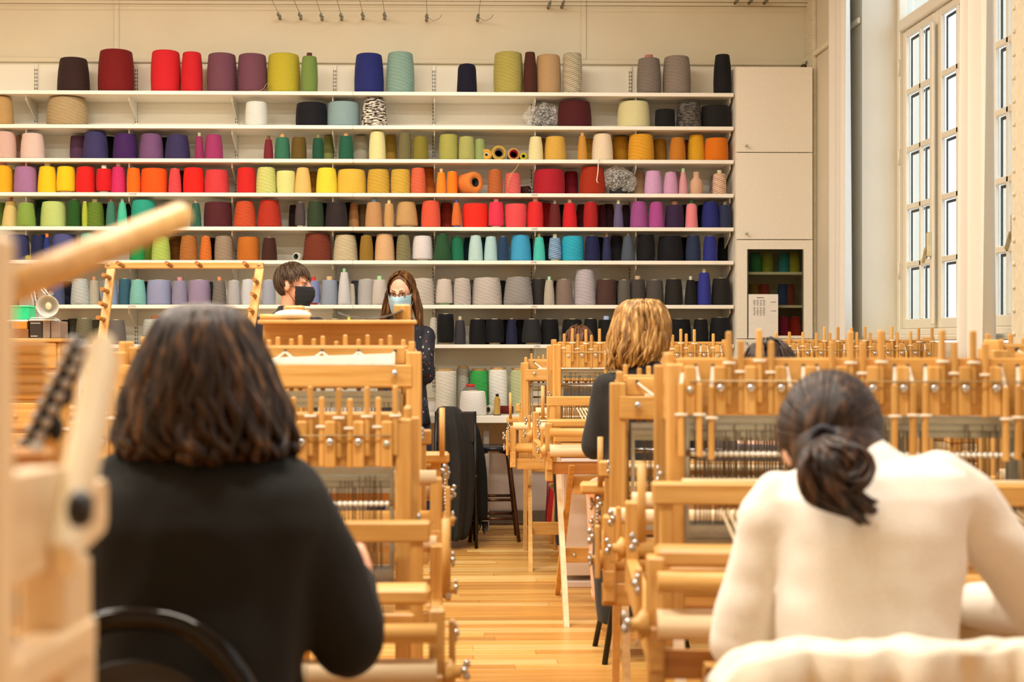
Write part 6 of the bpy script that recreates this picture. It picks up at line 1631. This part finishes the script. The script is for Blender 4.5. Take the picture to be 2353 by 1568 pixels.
# ---- two seated weavers of whom only the heads show
def seated_head(c, yaw, Y, hair, label, cover, jumper, seed, n=140, ln=0.6):
    mb = MB(); T = head_frame(c, yaw, 0.15); head(mb, T)
    c = Vector(c); x_ = c.x; dy = 0.03 if abs(yaw) < 1 else -0.03
    zt = c.z
    limb(mb, [c + Vector((0, dy, -0.05)), c + Vector((0, dy * 1.5, -0.19))], [0.05, 0.058])
    tor = [((x_, Y + dy * 1.5, zt - 0.19), 0.07, 0.06), ((x_, Y + dy * 1.5, zt - 0.235), 0.15, 0.085), ((x_, Y + dy * 1.5, zt - 0.34), 0.165, 0.10), ((x_, Y + dy * 2, zt - 0.5), 0.14, 0.10), ((x_, Y + dy * 2, 0.62), 0.155, 0.11), ((x_, Y + dy * 2, 0.50), 0.17, 0.14)]
    ring_loft(mb, tor); f = -1 if abs(yaw) < 1 else 1
    lim = []
    for s in (-1, 1):
        sh = Vector((x_ + s * 0.165, Y + dy, zt - 0.27)); el = Vector((x_ + s * 0.21, Y + dy, zt - 0.50)); wr = Vector((x_ + s * 0.12, Y + f * 0.24, zt - 0.42))
        limb(mb, [sh, el, wr], [0.05, 0.042, 0.028]); hand(mb, wr, (-s * 0.3, f * 0.9, 0), (0, 0, 1), (-s, 0, 0), 0.5); lim.append((sh, el, wr))
        limb(mb, [(x_ + s * 0.09, Y, 0.53), (x_ + s * 0.13, Y + f * 0.4, 0.53), (x_ + s * 0.13, Y + f * 0.36, 0.08)], [0.082, 0.058, 0.042]); limb(mb, [(x_ + s * 0.13, Y + f * 0.36, 0.045), (x_ + s * 0.13, Y + f * 0.50, 0.035)], [0.04, 0.033])
    o = tag(link('person', remeshed(mb, 0.009, 3), M_SKIN2), label, 'person')
    mb = MB(); ring_loft(mb, [(Vector(q), a + 0.018, b_ + 0.02) for q, a, b_ in tor[1:]])
    for sh, el, wr in lim: limb(mb, [sh, el, wr], [0.066, 0.056, 0.042])
    garment('jumper', mb, cloth('jumper_' + jumper, '#' + jumper, 300), o, 0.013)
    mb = MB()
    for s in (-1, 1): limb(mb, [(x_ + s * 0.09, Y, 0.53), (x_ + s * 0.13, Y + f * 0.4, 0.53), (x_ + s * 0.13, Y + f * 0.36, 0.1)], [0.094, 0.07, 0.055])
    garment('trousers', mb, cloth('dark_denim', '#1c2028', 300), o, 0.014)
    cap_hair(T, 1.0, cover, n, ln, 0.0065, seed, hair, o)
    st_ = empty('weaving_stool', (x_, Y + dy, 0), label='plain wooden stool under the ' + label.split(',')[0].replace('seated person', 'weaver'), cat='stool')
    MB().box((0, 0, 0.38), (0.36, 0.3, 0.03), 0.01).build('seat', WX, st_)
    for a in (-1, 1):
        for b_ in (-1, 1): MB().cyl((a * 0.13, b_ * 0.11, 0.37), (a * 0.16, b_ * 0.13, 0), 0.015, n=8).build('leg', WZ, st_)
    return o, T
def full_cover(d): return d.z > -0.35 if d.y > -0.2 else d.z > 0.35
def T_top(u, v, Y): return P(u, v, Y) - Vector((0, 0, 0.137))
seated_head(T_top(1331, 748, 8.95), 0.15, 8.95, hair_mat('hair_mid_brown', '#3a2416', '#6b4630', '#94684a'), 'seated person with short brown hair, only the crown above the far loom', full_cover, '5a5048', 31)
o, T = seated_head(T_top(1772, 779, 5.0), 0.2, 5.0, HD, 'seated person with dark swept hair and a clip, only the crown above the levers', full_cover, '4a4a52', 33)
MB().tube([on_head(T, 1, (-0.03 - 0.008 * k, -0.02 - 0.012 * k, 0.137 - 0.004 * k)) for k in range(4)], [0.012, 0.016, 0.014, 0.008], 8).build('hair_clip', M_BLACK, o)

bpy.data.batch_remove(ids=SCRAP + [WORK])
# ------------------------------------------------------------------ the pale loom close to the camera at the left edge
XG = -0.283
gl_ = empty('dobby_loom', (-0.62, 1.15, 0), label='pale dobby loom close to the camera at the left edge of the picture', cat='loom')
G0 = gl_.location
def gp(x, y, z): return Vector((x, y, z)) - G0
def gbox(name, c, d, mat, ch=0.004): return MB().box(gp(*c), d, ch).build(name, mat, gl_)
for sgn, xx in ((1, XG), (-1, XG - 0.72)):
    gbox('side_post', (xx - 0.018, 1.138, (PZ(1285, 1.14) + 0.0) / 2), (0.036, 0.085, PZ(1285, 1.14)), WLZ)
    gbox('side_post', (xx - 0.009, 0.925, 0.685), (0.03, 0.045, 1.37), WLZ)
    MB().bar(gp(xx - 0.012, 0.84, 1.076), gp(xx - 0.012, 1.185, 1.058), 0.03, 0.03, (0, 0, 1), 0.004).build('side_rail', WLY, gl_)
    gbox('side_rail', (xx - 0.020, 1.05, 0.35), (0.03, 0.45, 0.05), WLY)
    gbox('brace', (xx - 0.02, 1.20, 0.52), (0.028, 0.04, 1.04), WLZ)
    # shaped side board above the rail
    y0, y1, z0, z1 = 0.86, 1.236, 1.131, 1.182
    pr = [(y0, z0 + 0.010), (1.16, z0), (y1 - 0.01, z0 + 0.006), (y1, z0 + 0.014), (y1, z1 - 0.008), (y1 - 0.008, z1), (1.13, z1 - 0.006), (1.10, z1 + 0.022), (y0, z1 + 0.03)]
    n = len(pr)
    vs = [gp(xx - 0.03 * k, p[0], p[1]) for k in (0, 1) for p in pr]
    MB().add(vs, [tuple(range(n)), tuple(range(2 * n - 1, n - 1, -1))] + [(i, (i + 1) % n, n + (i + 1) % n, n + i) for i in range(n)]).build('side_board', WLY, gl_)
# tilted lever with its black knob
MB().bar(gp(XG + 0.008, 1.055, 1.135), gp(XG + 0.008, 1.195, 1.297), 0.020, 0.042, (0, -0.7, 0.7), 0.006).build('lever_arm', wood('cream_beech', 'z', '#f0dcb4', '#fdf2d6'), gl_)
kn = P(183, 1168, 1.13) - G0
q = Matrix.Rotation(pi / 2, 3, 'Y')
MB().lathe([(0.008, 0), (0.013, 0.003), (0.0145, 0.010), (0.010, 0.016), (0.0, 0.017)], 16, gp(XG + 0.018, 1.035, PZ(1168, 1.035)), q).build('knob', plain('dark_knob', '#141418', 0.4), gl_)
# round bar rising to the right
a, b_ = P(-70, 700, 1.06), P(412, 497, 1.50)
MB().cyl(a - G0, b_ - G0, 0.0142, 0.0142, 20).build('round_bar', WX, gl_)
MB().lathe([(0.0142, 0), (0.012, 0.003), (0.0, 0.0035)], 20, b_ - G0, Vector((0, 0, 1)).rotation_difference((b_ - a).normalized()).to_matrix()).build('bar_end', WLX, gl_)
gbox('bar_socket', (a.x - 0.02, a.y - 0.02, 1.0), (0.05, 0.05, 0.7), WLZ)
# stack of wooden lags and the peg chain hanging over them
YK = 1.75
for k in range(6):
    v = 792 + k * 22.5
    z = PZ(v, YK); x0, x1 = PX(-60, YK), PX(104, YK)
    MB().box(Vector(((x0 + x1) / 2, YK + 0.004 * k, z)) - G0, (x1 - x0, 0.022, 0.0092), 0.003).build('lag', WX, gl_)
gbox('lag_frame', (PX(-50, YK), YK + 0.03, 0.62), (0.03, 0.03, 1.33), WZ)
gbox('lag_frame', (PX(100, YK), YK + 0.03, 0.60), (0.03, 0.03, 1.26), WZ)
gbox('lag_foot', ((PX(-50, YK) + PX(100, YK)) / 2, YK + 0.02, 0.02), (0.2, 0.12, 0.04), WX)
YH = 1.55
chain = [(172, 788), (160, 815), (148, 842), (133, 872), (118, 902), (103, 932), (88, 962), (73, 992), (58, 1022), (44, 1052), (32, 1082)]
M_LINK = plain('grey_link', '#b9b6b4', 0.45, 0.2); M_CHAINB = plain('chain_black', '#1d1b20', 0.6)
MB().tube([P(u + 14, v + 6, YH + 0.012) - G0 for u, v in chain], 0.011, 8).build('chain_band', M_CHAINB, gl_)
for i, (u, v) in enumerate(chain):
    for k in range(2):
        p = P(u + k * 27 - 8, v - 4 + k * 14, YH - 0.004 * k)
        MB().ball(p - G0, (0.0048, 0.005, 0.0064), 10, 8, Matrix.Rotation(0.5, 3, 'Y')).build('chain_link', M_LINK, gl_)
for k, (u, v) in enumerate(((180, 800), (165, 850), (128, 985), (150, 905))):
    MB().ball(P(u, v, YH + 0.03) - G0, (0.009, 0.01, 0.014), 10, 8).build('chain_weight', M_CHAINB, gl_)
# reed, cloth and the fittings below
yr = 1.30
xr0, xr1 = PX(-160, yr), PX(158, yr)
for v, h in ((1340, 0.014), (1422, 0.012)):
    MB().box(Vector(((xr0 + xr1) / 2, yr, PZ(v, yr))) - G0, (xr1 - xr0, 0.02, h), 0.003).build('reed_cap', WX, gl_)
m = MB()
for i in range(40):
    x = xr0 + (xr1 - xr0) * (i + 0.5) / 40
    m.box(Vector((x, yr, PZ(1375, yr))) - G0, (0.0018, 0.005, 0.055))
m.build('reed', plain('reed_wire', '#c9b99a', 0.4, 0.3), gl_, weld=False)['kind'] = 'stuff'
MB().box(Vector(((xr0 + xr1) / 2, yr - 0.05, PZ(1446, yr))) - G0, (xr1 - xr0, 0.012, 0.006)).build('fell_bar', M_BLACK, gl_)
MB().box(Vector(((xr0 + xr1) / 2 - 0.02, yr - 0.14, PZ(1490, yr - 0.14))) - G0, (xr1 - xr0 - 0.06, 0.15, 0.004)).build('woven_cloth', cloth('pale_grey_weave', '#d2d0ce', 300), gl_)
gbox('block', (PX(60, 1.5), 1.5, PZ(1085, 1.5)), (0.05, 0.05, 0.05), WDX)
MB().box(P(84, 1026, 1.46) - G0, (0.014, 0.004, 0.011), 0.001).build('steel_plate', M_STEEL, gl_)
